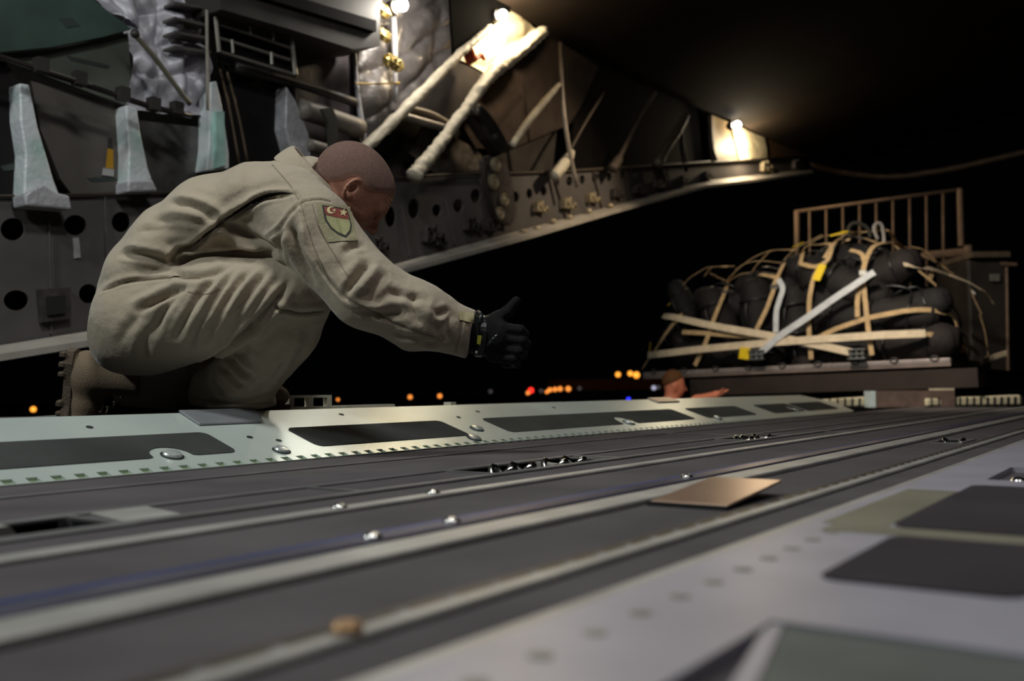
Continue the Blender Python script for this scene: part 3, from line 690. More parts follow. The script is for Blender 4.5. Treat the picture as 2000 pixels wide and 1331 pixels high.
pole = wtube([(1095, 82), (1098, 180), (1108, 270), (1127, 366)], .20, [4, 4, 4.5, 4]).obj('vertical_pole', mat('pole_grey', s2l(140, 128, 116), .5, .2), smooth=True, label='thin grey vertical pole standing in front of the dark ribs', cat='pole')
# panels between ribs
wprism([(888, 118), (958, 150), (880, 262), (795, 208)], .05, .02).obj('rib_bay_panel', mat('bay_slate', s2l(66, 61, 58), .8, 0, .25, 6, spec=.1), label='dark slate panel between the two thick wrapped ribs', cat='wall panel')
wprism([(1072, 62), (1100, 85), (1170, 130), (1120, 240), (1000, 290), (930, 290), (900, 240), (965, 155)], -.1, .02).obj('rib_bay_panel', mat('bay_umber', s2l(56, 47, 42), .8, 0, .25, 6, spec=.1), label='dark umber panel between the second thick rib and the vertical pole', cat='wall panel')
wprism([(1170, 130), (1385, 220), (1390, 312), (1110, 340), (1120, 240)], -.1, .02).obj('rib_bay_panel', mat('bay_black', s2l(18, 15, 13), .9, 0, .35, 6, spec=.05), label='almost black panel behind the thin ribs left of the far lit bay', cat='wall panel')
wprism([(800, 300), (830, 240), (930, 290), (960, 330), (850, 340)], -.12, .02).obj('rib_bay_panel', mat('bay_mottled', s2l(80, 72, 66), .6, .1, .5, 14, .5, 20), label='mottled dark panel low between the second thick rib and the hinge fitting', cat='wall panel')
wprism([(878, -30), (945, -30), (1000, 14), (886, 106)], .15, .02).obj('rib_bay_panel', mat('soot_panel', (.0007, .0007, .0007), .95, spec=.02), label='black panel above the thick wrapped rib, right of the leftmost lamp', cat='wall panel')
wtube([(795, 212), (840, 224), (880, 246)], .1, 8).obj('cross_tube', mat('tube_tan', s2l(140, 124, 104), .5), smooth=True, label='tan cross tube between the two thick wrapped ribs, upper', cat='tube')
wtube([(770, 222), (830, 240), (872, 252)], .1, 9).obj('cross_tube', foil_s, smooth=True, label='grey wrapped cross tube between the two thick wrapped ribs, lower', cat='tube')
tb = wtube([(930, 212), (955, 240), (985, 292), (962, 262)], .15, 12).obj('drum', dkpipe, smooth=True, label='dark tilted cylinder between the second rib and the lit short rib', cat='cylinder')
bevel(wprism([(925, 212), (940, 208), (992, 282), (985, 298), (960, 268)], .14, .14).obj('drum_shell', dkpipe, tb), .02, 2)
# brightly lit recess under the second lamp
V, Fc = quilt([(1000, 20), (1052, 62), (962, 152), (884, 112)], .02, 30, 30, 1.4, 2, .04, .5, 4)
obj('lit_blanket', V, Fc, mat('cream_blanket', s2l(240, 226, 190), .5, 0, .15, 8, .4, 25), smooth=True, label='cream insulation blanket glaring under the second lamp', cat='insulation blanket')
orng = thing('cable_bundle', tuple(W(912, 108, .1)), 'orange and red cable bundle lying in the glaring bay', 'cable bundle')
for i in range(5):
    P = [W(888 + i * 7 + 6 * k, 98 + 4 * k + 8 * math.sin(k * 1.7 + i), .12 + .02 * i) for k in range(6)]
    MB().tube(smoothpath(P, 4), .014, 7).obj('cable', mat('cable_orange', s2l(196, 70, 30), .5) if i % 2 == 0 else mat('cable_brown', s2l(120, 60, 40), .5), orng, smooth=True)
# far lit bay
V, Fc = quilt([(1426, 240), (1492, 270), (1498, 310), (1446, 312)], .02, 24, 20, 1.5, 1.2, .012, .5, 6)
obj('lit_blanket', V, Fc, MATS['cream_blanket'], smooth=True, label='cream insulation blanket glaring in the far bay under the rightmost lamp', cat='insulation blanket')
wprism([(1388, 224), (1426, 240), (1447, 312), (1398, 315)], .0, .02).obj('far_bay_panel', mat('far_tan', s2l(150, 128, 92), .6, 0, .25, 8), label='tan panel left of the glaring far bay', cat='wall panel')
wprism([(1493, 270), (1580, 304), (1498, 311)], .0, .02).obj('far_bay_panel', mat('far_brown', s2l(112, 86, 56), .6, 0, .25, 8), label='brown triangular panel right of the glaring far bay', cat='wall panel')

# =================================================================== CEILING (raised aft door, dark)
edge = [(700, -220), (800, -120), (950, -4), (1000, 22), (1060, 58), (1180, 128), (1290, 178), (1380, 217), (1440, 240), (1500, 272), (1580, 304), (1640, 330)]
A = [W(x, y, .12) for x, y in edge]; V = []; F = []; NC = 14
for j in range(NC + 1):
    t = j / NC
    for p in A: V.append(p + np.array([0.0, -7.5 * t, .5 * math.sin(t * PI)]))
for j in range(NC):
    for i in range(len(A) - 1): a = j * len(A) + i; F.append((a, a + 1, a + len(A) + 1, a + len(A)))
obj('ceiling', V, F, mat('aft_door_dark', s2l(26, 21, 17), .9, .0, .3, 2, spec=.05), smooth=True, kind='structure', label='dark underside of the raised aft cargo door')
# curved sill running on toward the tail, seen as a faint brown line
P = smoothpath([at_d(1580, 322, 13.6), at_d(1650, 338, 13.8), at_d(1750, 345, 13.6), at_d(1880, 325, 13), at_d(2040, 288, 12.4)], 6)
MB().tube(P, .045, 8, lump=.3).obj('tail_edge_tube', mat('tail_brown', s2l(66, 52, 40), .6, 0, .4, 8), smooth=True, label='thin brown curved edge of the tail opening at the far right', cat='edge trim')
# =================================================================== KNEELING MAN
D0 = 2.62
def K(px, py, w=0.0):
    d = D0 + w; return np.array([(px - 1000) * d / FPX, (665.5 - py) * d / FPX, d])
def toW(P):
    P = np.atleast_2d(P); return CAMP + np.stack([P[:, 0], P[:, 1], -P[:, 2]], 1) @ RW.T
S = D0 / FPX                              # metres per photo pixel at the man
HEAD_C = K(694, 364, .0)
th = math.radians(47)
HF = np.array([math.cos(th), -math.sin(th), .10]); HF /= np.linalg.norm(HF)      # face direction
HS = nrm(np.cross(HF, [math.sin(th), math.cos(th), 0]))                           # sideways
if HS[2] > 0: HS = -HS                                                            # towards the camera = right side of the head
HU = np.cross(HS, HF) if np.cross(HS, HF)[1] > 0 else np.cross(HF, HS)
HM = np.array([HF, HU, HS])
def Hd(f, u, s): return HEAD_C + HF * f + HU * u + HS * s

limbs = {
 'torso': [(K(287, 610), K(312, 548), 92, 92, 1.45), (K(312, 548), K(358, 492), 92, 92, 1.5), (K(358, 492), K(434, 442), 92, 95, 1.6), (K(434, 442), K(520, 403), 95, 80, 1.8), (K(440, 478, -.09), K(590, 458, -.15), 46, 44, 1.3), (K(520, 402), K(585, 385), 80, 58, 2.1), (K(400, 470), K(560, 448), 48, 46, 2.4)],
 'rarm': [(K(565, 402, -.15), K(610, 450, -.20), 74, 72, 1), (K(610, 450, -.20), K(715, 570, -.25), 72, 63, 1), (K(715, 570, -.25), K(815, 618, -.24), 63, 58, 1), (K(815, 618, -.24), K(925, 655, -.20), 56, 44, 1)],
 'larm': [(K(570, 405, .17), K(600, 460, .24), 70, 66, 1), (K(600, 460, .24), K(590, 560, .30), 62, 52, 1), (K(590, 560, .30), K(520, 640, .26), 50, 42, 1)],
 'rleg': [(K(285, 630, -.09), K(420, 600, -.15), 100, 88, 1), (K(420, 600, -.15), K(590, 566, -.17), 88, 56, 1), (K(592, 580, -.15), K(560, 640, -.09), 55, 64, 1), (K(560, 640, -.09), K(470, 752, -.02), 64, 62, 1.15), (K(470, 752, -.03), K(458, 772, -.0), 66, 86, 1.0)],
 'lleg': [(K(280, 640, .10), K(380, 700, .18), 92, 78, 1), (K(380, 700, .18), K(455, 748, .20), 78, 62, 1), (K(440, 760, .20), K(240, 745, .16), 58, 50, 1)],
}
def axes(lo, hi, step, fine=None):
    """grid line positions, finer inside `fine` = (a, b, step)"""
    if not fine: return np.arange(lo, hi, step)
    a, b, fs = fine
    return np.concatenate([np.arange(lo, a, step), np.arange(a, b, fs), np.arange(b, hi, step)])
lo = np.array([-1.30, K(0, 830, .3)[1], 2.2]); hi = np.array([.1, K(0, 255, .5)[1], 3.2])
# ---- body: one continuous surface with head, neck, limbs (most of it lies inside the flight suit)
xs = axes(lo[0], K(955, 0)[0] + .02, .0075, (HEAD_C[0] - .15, HEAD_C[0] + .155, .0028))
ys = axes(lo[1] - .03, hi[1], .0075, (HEAD_C[1] - .20, HEAD_C[1] + .125, .0028))
zs = axes(2.2, 3.15, .0075, (HEAD_C[2] - .12, HEAD_C[2] + .10, .0032))
B = SDF(xs, ys, zs, .03)
FK = {'torso': .78, 'rarm': .60, 'larm': .60, 'rleg': .64, 'lleg': .64}
B.cone(K(925, 655, -.2), K(985, 664, -.188), .026, .024, .02)
for nm, segs in limbs.items():
    for a, b, ra, rb, ws in segs: B.cone(a, b, ra * S * FK[nm], rb * S * FK[nm], .03, ws)
B.cone(K(585, 385), K(658, 362, .005), .064, .062, .045)                       # neck
B.ellip(Hd(-.004, .012, 0), (.112, .092, .082), HM, .02)                        # cranium
B.ellip(Hd(-.030, .004, 0), (.088, .088, .080), HM, .03)
B.ellip(Hd(.040, -.040, 0), (.066, .078, .064), HM, .03)                        # face
B.ellip(Hd(.050, -.098, 0), (.046, .036, .044), HM, .035)                       # jaw
B.cone(Hd(.072, -.114, -.012), Hd(.072, -.114, .012), .015, .015, .02)          # chin
B.cone(Hd(-.012, -.070, .056), Hd(.05, -.112, .034), .020, .014, .025)          # jaw lines
B.cone(Hd(-.012, -.070, -.056), Hd(.05, -.112, -.034), .020, .014, .025)
B.cone(Hd(.094, .004, -.030), Hd(.094, .004, .030), .013, .013, .018)           # brow
B.cone(Hd(.098, -.008, 0), Hd(.122, -.048, 0), .009, .012, .012)                # nose
for sd in (-1, 1):
    B.ellip(Hd(.108, -.052, .012 * sd), (.010, .008, .009), HM, .008)           # nostril wings
    B.ellip(Hd(.101, -.014, .031 * sd), (.012, .010, .015), HM, .010, 'sub')    # eye sockets
    B.ellip(Hd(.090, -.015, .031 * sd), (.012, .011, .012), HM, .005)           # eyeballs under lids
    B.ellip(Hd(.072, -.036, .044 * sd), (.022, .016, .016), HM, .02)            # cheekbone
B.cone(Hd(.101, -.078, -.016), Hd(.101, -.078, .016), .0065, .0065, .006)       # lips
B.cone(Hd(.098, -.088, -.013), Hd(.098, -.088, .013), .007, .007, .006)
B.cone(Hd(.111, -.083, -.02), Hd(.111, -.083, .02), .003, .003, .004, op='sub')
for sd in (-1, 1):                                                              # ears
    ec = Hd(.008, -.008, .080 * sd)
    EA = np.array([nrm(HF * .95 - HS * .3 * sd), HU, nrm(HS * sd + HF * .3)])
    ring = [ec + EA[0] * (.016 * math.cos(a) - .003 * math.sin(a)) + EA[1] * (.027 * math.sin(a) - .002) + EA[2] * (.006 - .010 * math.cos(a)) for a in np.linspace(.25, 5.4, 13)]
    for p, q in zip(ring[:-1], ring[1:]): B.cone(p, q, .0048, .0048, .004)
    B.ellip(ec + EA[2] * -.004, (.016, .026, .006), EA, .006)
    B.ellip(ec + EA[0] * .003 + EA[2] * .006, (.008, .014, .008), EA, .004, 'sub')
    B.ellip(ec - EA[1] * .026 + EA[0] * .004, (.009, .009, .006), EA, .006)
BV, BF = B.mesh()
BN = vnormals(BV, BF)
BV = relax(BV, BF, 2, .4)
# forehead and neck creases
def hcoord(V): return (V - HEAD_C) @ HM.T
hc = hcoord(BV); BN = vnormals(BV, BF)
for uu in (.030, .040, .050):
    msk = np.exp(-((hc[:, 1] - uu) / .0028) ** 2) * (hc[:, 0] > .085)
    BV -= BN * (msk * .0014)[:, None]
skin_man = mat('man_skin', s2l(178, 130, 108), .55, 0, .12, 30, .15, 300, col2=s2l(150, 98, 80), spec=.35)
base_w = toW(K(420, 800, .12))[0]; base_w[2] = WZ
man = obj('person', toW(BV), BF, skin_man, loc=base_w, smooth=True, label='person in a tan flight suit crouching on one knee and giving a thumbs up', cat='person')

# ---- hair: cropped shell over the scalp
hc = hcoord(BV); BN = vnormals(BV, BF)
def scalp(q):
    f, u, s = q[:, 0], q[:, 1], q[:, 2]
    hl_ = np.where(f > .04, .050 - .25 * (f - .04) * 0 + .022 * np.clip((f - .04) / .06, 0, 1), np.where(f > -.03, .010 + .040 * np.clip((f + .0) / .04, 0, 1), -.055 + .045 * np.clip((f + .075) / .045, 0, 1)))
    near_ear = (np.abs(s) > .06) & (np.hypot(f - .008, u + .008) < .036)
    return (u > hl_) & (np.abs(f) < .14) & ~near_ear & (u < .13)
def scalp_amount(q):
    f, u, s = q[:, 0], q[:, 1], q[:, 2]
    line = np.interp(f, [-.13, -.09, -.05, -.02, .01, .03, .05, .075, .10, .13], [-.085, -.075, -.05, -.012, .016, .012, .018, .046, .062, .065])
    ear = np.where(np.abs(s) > .055, np.hypot(f - .008, u + .006), 1)
    return np.clip(np.minimum((u - line) / .022, (ear - .026) / .014), 0, 1)
amt = scalp_amount(hc); sc = (amt > 0) & (hc[:, 1] < .14) & (np.abs(hc[:, 0]) < .15) & (np.abs(hc[:, 2]) < .12)
fm = sc[BF].all(1); used = np.unique(BF[fm]); remap = -np.ones(len(BV), int); remap[used] = np.arange(len(used))
hair_m = mat('cropped_hair', s2l(128, 100, 90), .8, 0, .2, 200, .5, 700, spec=.25, col2=s2l(98, 80, 74))
nt = hair_m.node_tree; bs = nt.nodes['Principled BSDF']; old = bs.inputs['Base Color'].links[0].from_socket
at = nt.nodes.new('ShaderNodeAttribute'); at.attribute_name = 'hair_amount'; mx = nt.nodes.new('ShaderNodeMixRGB'); mx.inputs[1].default_value = (*s2l(158, 112, 93), 1)
nt.links.new(at.outputs['Fac'], mx.inputs[0]); nt.links.new(old, mx.inputs[2]); nt.links.new(mx.outputs[0], bs.inputs['Base Color'])
ho = obj('hair', toW(BV[used] + BN[used] * (.0004 + .0022 * amt[used])[:, None]), remap[BF[fm]], hair_m, man, smooth=True, label='very short cropped brown hair')
ho.data.attributes.new('hair_amount', 'FLOAT', 'POINT').data.foreach_set('value', (amt[used] * .9).astype(np.float32))

# ---- flight suit
st_ = .0046
SU = SDF(np.arange(lo[0], K(955, 0)[0], st_), np.arange(lo[1] - .01, hi[1], st_), np.arange(2.18, 3.16, st_), .03)
for nm, segs in limbs.items():
    for i, (a, b, ra, rb, ws) in enumerate(segs): SU.cone(a, b, ra * S, rb * S, .028 if nm not in ('torso', 'rleg') else (.022 if nm == 'torso' else .012), ws)
SU.ellip(K(262, 668, .0), (.098, .088, .17), None, .04)
SU.cone(K(676, 492, -.235), K(711, 478, -.22), 16 * S, 5 * S, .02); SU.cone(K(712, 535, -.25), K(750, 532, -.24), 26 * S, 12 * S, .02); SU.cone(K(840, 605, -.24), K(870, 603, -.23), 34 * S, 18 * S, .02); SU.cone(K(790, 640, -.24), K(800, 660, -.24), 30 * S, 22 * S, .02)                     # seat
SU.cone(K(568, 352, .0), K(606, 352, .0), .060, .066, .03, 1.3)            # neckline
SU.plane_cut(K(618, 352), nrm([.80, -.30, 0]) , within=(K(632, 345), .085))
SU.plane_cut(K(921, 655, -.2), [1, -.22, 0], within=(K(950, 660, -.2), .13))   # right cuff
SU.plane_cut(K(455, 793, 0), [-.05, -1, 0], within=(K(455, 830, 0), .16))       # right hem
SU.plane_cut(K(236, 745, .16), [-1, 0, 0], within=(K(190, 745, .16), .13))       # left hem
SV, SFc = SU.mesh()
SV = relax(SV, SFc, 3, .5)
SN = vnormals(SV, SFc)
bvh = BVHTree.FromPolygons([Vector(v) for v in SV], SFc.tolist())
O0 = Vector((0, 0, 0))
def hit(px, py):
    d = Vector(((px - 1000) / FPX, (665.5 - py) / FPX, 1.0)).normalized()
    l, n, i, dist = bvh.ray_cast(O0, d)
    return (np.array(l), np.array(n)) if l is not None else None
# folds: valleys (negative) and ridges (positive) drawn on the cloth: points, depth mm, half width px
folds = [
 ([(573, 380), (520, 385), (485, 404), (450, 422), (415, 450), (377, 481), (352, 489)], -11, 5.0), ([(573, 372), (520, 376), (480, 394), (440, 418), (405, 446)], 5, 8),
 ([(429, 432), (455, 446), (478, 457), (520, 478), (545, 486)], -12, 10), ([(425, 446), (470, 470), (515, 490)], 7, 11),
 ([(330, 395), (370, 400), (398, 411), (429, 432)], -7, 8), ([(345, 384), (390, 394), (430, 414)], 5, 10),
 ([(237, 495), (282, 500), (331, 513)], -8, 7), ([(250, 478), (300, 484), (345, 497)], 5, 10), ([(270, 452), (330, 448), (390, 455)], -4, 9), ([(300, 432), (350, 432), (400, 440)], -5, 8),
 ([(335, 515), (340, 498), (352, 488), (377, 481)], -9, 5), ([(342, 508), (415, 500), (470, 497), (540, 492)], -16, 8), ([(338, 530), (360, 540), (410, 536), (450, 520)], -8, 8),
 ([(196, 570), (247, 551), (300, 545), (345, 541)], -4, 3.5), ([(200, 560), (247, 543), (330, 536)], 3, 6),
 ([(352, 560), (335, 574), (310, 586), (268, 607)], -10, 7), ([(366, 555), (345, 580), (324, 604), (300, 650)], -7, 7), ([(345, 552), (300, 572), (250, 596)], 5, 9),
 ([(426, 541), (400, 566), (375, 600), (345, 660)], -7, 7), ([(455, 538), (425, 575), (395, 625), (370, 680)], -5, 7), ([(485, 530), (455, 565), (425, 615), (395, 668)], -8, 7), ([(520, 530), (490, 570), (455, 620)], -7, 7), ([(548, 540), (520, 575), (480, 628)], -6, 7),
 ([(440, 540), (412, 574), (385, 630)], 4, 7), ([(470, 535), (440, 575), (408, 640)], 4, 7), ([(503, 530), (470, 572), (440, 620)], 5, 7),
 ([(280, 610), (250, 640), (235, 670)], -4, 10), ([(310, 620), (285, 665), (280, 700)], -4, 10),
 ([(562, 552), (540, 585), (513, 618), (471, 658), (430, 690), (405, 702)], -16, 8),
 ([(530, 598), (560, 607), (590, 613), (630, 609)], -6, 3.5), ([(530, 588), (580, 600), (630, 598)], 4, 6),
 ([(600, 478), (625, 520), (646, 552), (674, 580), (720, 606), (783, 637), (860, 664)], -3, 3.0), ([(594, 484), (620, 526), (640, 558), (668, 588), (716, 614), (780, 645)], 2.5, 5),
 ([(569, 366), (580, 382), (587, 397), (600, 440), (608, 466)], -4.5, 4), ([(587, 397), (605, 392), (625, 390), (645, 394)], -3.5, 3),
 ([(587, 397), (565, 420), (545, 448), (525, 465)], -5, 4), ([(570, 440), (576, 470), (590, 510), (612, 548)], -11, 9), ([(555, 446), (545, 470), (552, 500)], -7, 7), ([(590, 440), (600, 480), (622, 520)], 6, 9),
 ([(720, 516), (706, 532), (693, 549), (672, 576)], -10, 7), ([(738, 520), (722, 545), (700, 572)], 6, 9), ([(700, 500), (688, 520), (670, 540)], 5, 9), ([(705, 480), (690, 482), (672, 495)], -7, 7), ([(752, 534), (735, 558), (712, 585)], -5, 7),
 ([(690, 590), (730, 600), (765, 590), (800, 592)], 5, 8), ([(700, 606), (740, 616), (790, 612)], -6, 7), ([(812, 572), (806, 592), (812, 618), (826, 636)], -6, 8), ([(877, 606), (862, 612), (850, 616)], -9, 6), ([(884, 613), (874, 632), (876, 664)], -6, 6), ([(845, 588), (838, 606), (850, 620), (864, 624)], 5, 8),
 ([(770, 652), (790, 660), (820, 660)], -5, 7), ([(830, 670), (850, 672), (868, 660)], -5, 7), ([(760, 570), (790, 580), (830, 584)], -5, 8),
 ([(905, 612), (898, 650), (888, 690)], -2.5, 3),
 ([(500, 640), (482, 650), (466, 660), (448, 684)], -9, 7), ([(446, 690), (455, 706), (468, 722), (492, 742)], -9, 7), ([(430, 712), (446, 730), (462, 748), (476, 756)], -8, 6), ([(412, 732), (420, 752), (436, 772)], -7, 6), ([(455, 690), (470, 706), (490, 724)], 6, 8), ([(520, 640), (505, 655), (490, 680), (492, 700)], 5, 9),
 ([(612, 650), (592, 690), (566, 725), (546, 750)], -7, 11), ([(590, 640), (570, 680), (545, 712)], 5, 10), ([(388, 776), (430, 784), (480, 782), (530, 768), (552, 756)], -5, 6), ([(560, 700), (540, 735), (505, 760)], -5, 8),
]
disp = np.zeros(len(SV))
front = SN[:, 2] < .35
for pts, dep, wpx in folds:
    P = smoothpath([np.array([x, y, 0.0]) for x, y in pts], 6)
    H = [hit(p[0], p[1]) for p in P]; H = [h[0] for h in H if h is not None]
    if len(H) < 2: continue
    H = np.array(H); n = len(H)
    lo_, hi_ = H.min(0) - .06, H.max(0) + .06
    ids = np.where(((SV > lo_) & (SV < hi_)).all(1) & front)[0]
    if not len(ids): continue
    Q = SV[ids]; best = np.full(len(ids), 9.0); tt = np.zeros(len(ids))
    for i in range(n - 1):
        a, b = H[i], H[i + 1]; ab = b - a; L = ab @ ab + 1e-12
        t = np.clip(((Q - a) @ ab) / L, 0, 1); d = np.linalg.norm(Q - a - t[:, None] * ab, axis=1)
        m = d < best; best[m] = d[m]; tt[m] = (i + t[m]) / (n - 1)
    fade = np.clip(np.minimum(tt, 1 - tt) * 5 + .25, 0, 1)
    wd = wpx * S * .85
    disp[ids] += (dep * (1.45 if dep < 0 else 1.2)) * .001 * (np.exp(-(best / wd) ** 1.35) - .42 * np.exp(-((best - 2.1 * wd) / (1.1 * wd)) ** 2)) * fade
disp += wob(SV, 22, 1) * .0026 + wob(SV, 60, 2) * .0016 + wob(SV, 130, 5) * .0006
SV2 = SV + SN * disp[:, None]
SV2 = relax(SV2, SFc, 1, .25)
suit_m = mat('flight_suit_cloth', s2l(168, 155, 135), .85, 0, .07, 5, .30, 45, spec=.15, sheen=.25)
suit = obj('flight_suit', toW(SV2), SFc, suit_m, man, smooth=True, label='tan one-piece flight suit')
bvh = BVHTree.FromPolygons([Vector(v) for v in SV2], SFc.tolist())

# ---- sewn seams and dark strips painting the shade inside the back pleat
def seamline(name, pts, wpx, m, off=.0012, grow=None):
    P = smoothpath([np.array([x, y, 0.0]) for x, y in pts], 8); V = []; F = []; n = len(P)
    for i, p in enumerate(P):
        t = nrm(P[min(i + 1, n - 1)] - P[max(i - 1, 0)]); sd = np.array([-t[1], t[0], 0]); ww = wpx * (1 if grow is None else math.sin(PI * (i + .4) / n) ** .8)
        for q in (p - sd * ww / 2, p + sd * ww / 2):
            h = hit(q[0], q[1]); V.append(h[0] + (h[1] if h[1][2] < 0 else -h[1]) * off if h else (V[-2] if len(V) > 1 else K(q[0], q[1], -.2)))
    for i in range(n - 1): F.append((2 * i, 2 * i + 1, 2 * i + 3, 2 * i + 2))
    return obj(name, toW(np.array(V)), F, m, suit, smooth=True)
seam_m = mat('seam_thread', s2l(128, 116, 96), .9, 0, .15, 60); pleat_shade_m = mat('pleat_shade', s2l(26, 24, 21), .95, spec=.05)
seamline('pleat_shadow', [(574, 378), (545, 378), (515, 385), (485, 400), (455, 420), (438, 432)], 7.5, pleat_shade_m, .0018, 1)
seamline('pleat_shadow', [(440, 432), (415, 450), (395, 466), (378, 481)], 3.2, pleat_shade_m, .0016, 1)
for L, w_ in [([(531, 322), (552, 345), (569, 366), (587, 397)], 1.4), ([(587, 397), (600, 440), (612, 480), (630, 520), (646, 550), (674, 578), (720, 605), (783, 636), (858, 663)], 1.5), ([(587, 396), (605, 392), (625, 390), (646, 393)], 1.5), ([(202, 567), (247, 552), (300, 545), (345, 541)], 1.5), ([(366, 570), (400, 575), (430, 566)], 1.2), ([(536, 601), (560, 607), (590, 613), (632, 609)], 2.2), ([(370, 778), (430, 787), (490, 789), (546, 786)], 1.4), ([(907, 618), (899, 652), (890, 688)], 1.3), ([(338, 512), (350, 492), (376, 482)], 2.2), ([(610, 400), (625, 450), (655, 500), (680, 540)], 1.0)]:
    seamline('seam', L, w_, seam_m)

# ---- standing collar
def sheet(name, rows, m, parent, th=.004):
    n = len(rows[0]); V = [p for r in rows for p in r]; F = [(j * n + i, j * n + i + 1, (j + 1) * n + i + 1, (j + 1) * n + i) for j in range(len(rows) - 1) for i in range(n - 1)]
    o = obj(name, toW(np.array(V)), F, m, parent, smooth=True)
    md = o.modifiers.new('thick', 'SOLIDIFY'); md.thickness = th; md.offset = 0
    sb = o.modifiers.new('smooth', 'SUBSURF'); sb.levels = sb.render_levels = 2
    return o
n_ax = nrm([.66, .75, 0]); cc = K(616, 352, .0)
rows = []
for (t, rad, dy) in [(-.055, .97, 0), (-.02, .97, 0), (.014, .98, 0), (.026, 1.03, 0), (.018, 1.11, 0), (-.006, 1.19, 0), (-.03, 1.24, 0)]:
    r = []
    for a in np.linspace(-2.5, 2.5, 27):
        back = math.cos(a)                                   # 1 at the nape
        up = nrm(np.cross([0, 0, 1], n_ax)); 
        p = cc + up * (.098 * rad * back) + np.array([0, 0, 1.0]) * (.092 * rad * math.sin(a)) + n_ax * (t * (0.9 + .25 * max(back, 0)) + .006 - .006 * abs(a)) + wob(np.array([[a, t * 30, 1.0]]), 3, 3)[0] * .002
        r.append(p)
    rows.append(r)
sheet('collar', rows, suit_m, man, .005)

# ---- shoulder patch, sewn on the right sleeve
def decal(name, pts, off, m, parent, cuts=3, th=None):
    bm = bmesh.new(); vs = [bm.verts.new((x, y, 0)) for x, y in pts]; f = bm.faces.new(vs)
    bmesh.ops.triangulate(bm, faces=[f])
    for _ in range(cuts):
        es = [e for e in bm.edges if e.calc_length() > 5]
        if not es: break
        bmesh.ops.subdivide_edges(bm, edges=es, cuts=1); bmesh.ops.triangulate(bm, faces=[f for f in bm.faces if len(f.verts) > 3])
    bm.verts.ensure_lookup_table(); V = []
    for v in bm.verts:
        h = hit(v.co.x, v.co.y)
        if h is None: h = (K(v.co.x, v.co.y, -.2), np.array([0, 0, -1.0]))
        nn = h[1] if h[1][2] < 0 else -h[1]
        V.append(h[0] + nn * off)
    F = [[v.index for v in f.verts] for f in bm.faces]; bm.verts.index_update()
    F = [[v.index for v in f.verts] for f in bm.faces]; bm.free()
    return obj(name, toW(np.array(V)), F, m, parent, smooth=True)
pm_olive = mat('patch_velcro', s2l(158, 150, 118), .9, 0, .15, 60, .5, 400)
pm_edge = mat('patch_border', s2l(46, 46, 44), .8)
pm_red = mat('patch_red', s2l(138, 66, 54), .8, 0, .12, 80)
pm_low = mat('patch_field', s2l(160, 156, 112), .85, 0, .1, 60)
pm_gold = mat('patch_gold', s2l(222, 210, 160), .8)
patch = decal('shoulder_patch', [(619, 398), (684, 404), (698, 470), (640, 474), (622, 440)], .0022, pm_olive, man, 4)
patch['label'] = 'olive shoulder patch with shield emblem'
shield = [(628, 402), (652, 405), (676, 410), (681, 424), (686, 442), (684, 455), (676, 466), (660, 459), (645, 447), (634, 430)]
cxs = np.mean([p[0] for p in shield]); cys = np.mean([p[1] for p in shield])
decal('shield_border', shield, .0034, pm_edge, patch)
inn = [(cxs + (x - cxs) * .87, cys + (y - cys) * .87) for x, y in shield]
decal('shield_field', inn, .0044, pm_low, patch)
decal('shield_band', [inn[0], inn[1], inn[2], (inn[3][0], inn[3][1] + 3), (680, 431), (658, 427), (635, 421), (633, 414)], .0052, pm_red, patch)
decal('shield_stripe', [(655, 429), (660, 430), (669, 459), (662, 455)], .0050, mat('patch_stripe', s2l(140, 140, 96), .85), patch)
cr = [(645 + 8 * math.cos(a), 413 + 7 * math.sin(a)) for a in np.linspace(.75, 5.5, 12)] + [(647.5 + 5.5 * math.cos(a), 412.6 + 5 * math.sin(a)) for a in np.linspace(5.3, .95, 12)]
decal('crescent', cr, .0062, pm_gold, patch, 1)
def star(cx, cy, r, rot=0): return [(cx + (r if k % 2 == 0 else r * .42) * math.sin(rot + k * PI / 5), cy - (r if k % 2 == 0 else r * .42) * math.cos(rot + k * PI / 5)) for k in range(10)]
decal('star', star(651, 413.5, 3.6, .2), .0062, pm_gold, patch, 1); decal('star', star(668, 418, 8, .2), .0062, pm_gold, patch, 1)
# cuff tab and waist strap
decal('cuff_tab', [(894, 609), (924, 614), (923, 632), (896, 626)], .004, mat('tab_cloth', s2l(184, 172, 132), .85, 0, .07, 30), suit, 2)
decal('waist_tab', [(338, 528), (366, 532), (392, 540), (366, 543), (336, 541)], .004, suit_m, suit, 2)

# ---- gloved right hand, thumb raised
GR = nrm([.86, -.42, .28])                      # along the knuckles' reach (forearm direction)
gw = K(928, 655, -.20)
G = SDF(np.arange(gw[0] - .11, gw[0] + .20, .0026), np.arange(gw[1] - .14, gw[1] + .15, .0026), np.arange(gw[2] - .10, gw[2] + .12, .0026), .010)
G.cone(K(885, 648, -.21), K(940, 655, -.195), .050, .046, .012)
G.cone(K(940, 655, -.195), K(962, 662, -.19), .043, .050, .02)
G.rbox(K(968, 660, -.185), (.062, .085, .048), .022, np.array([nrm([.95, -.25, .1]), nrm([.25, .95, 0]), nrm([-.1, 0, 1])]), .02)
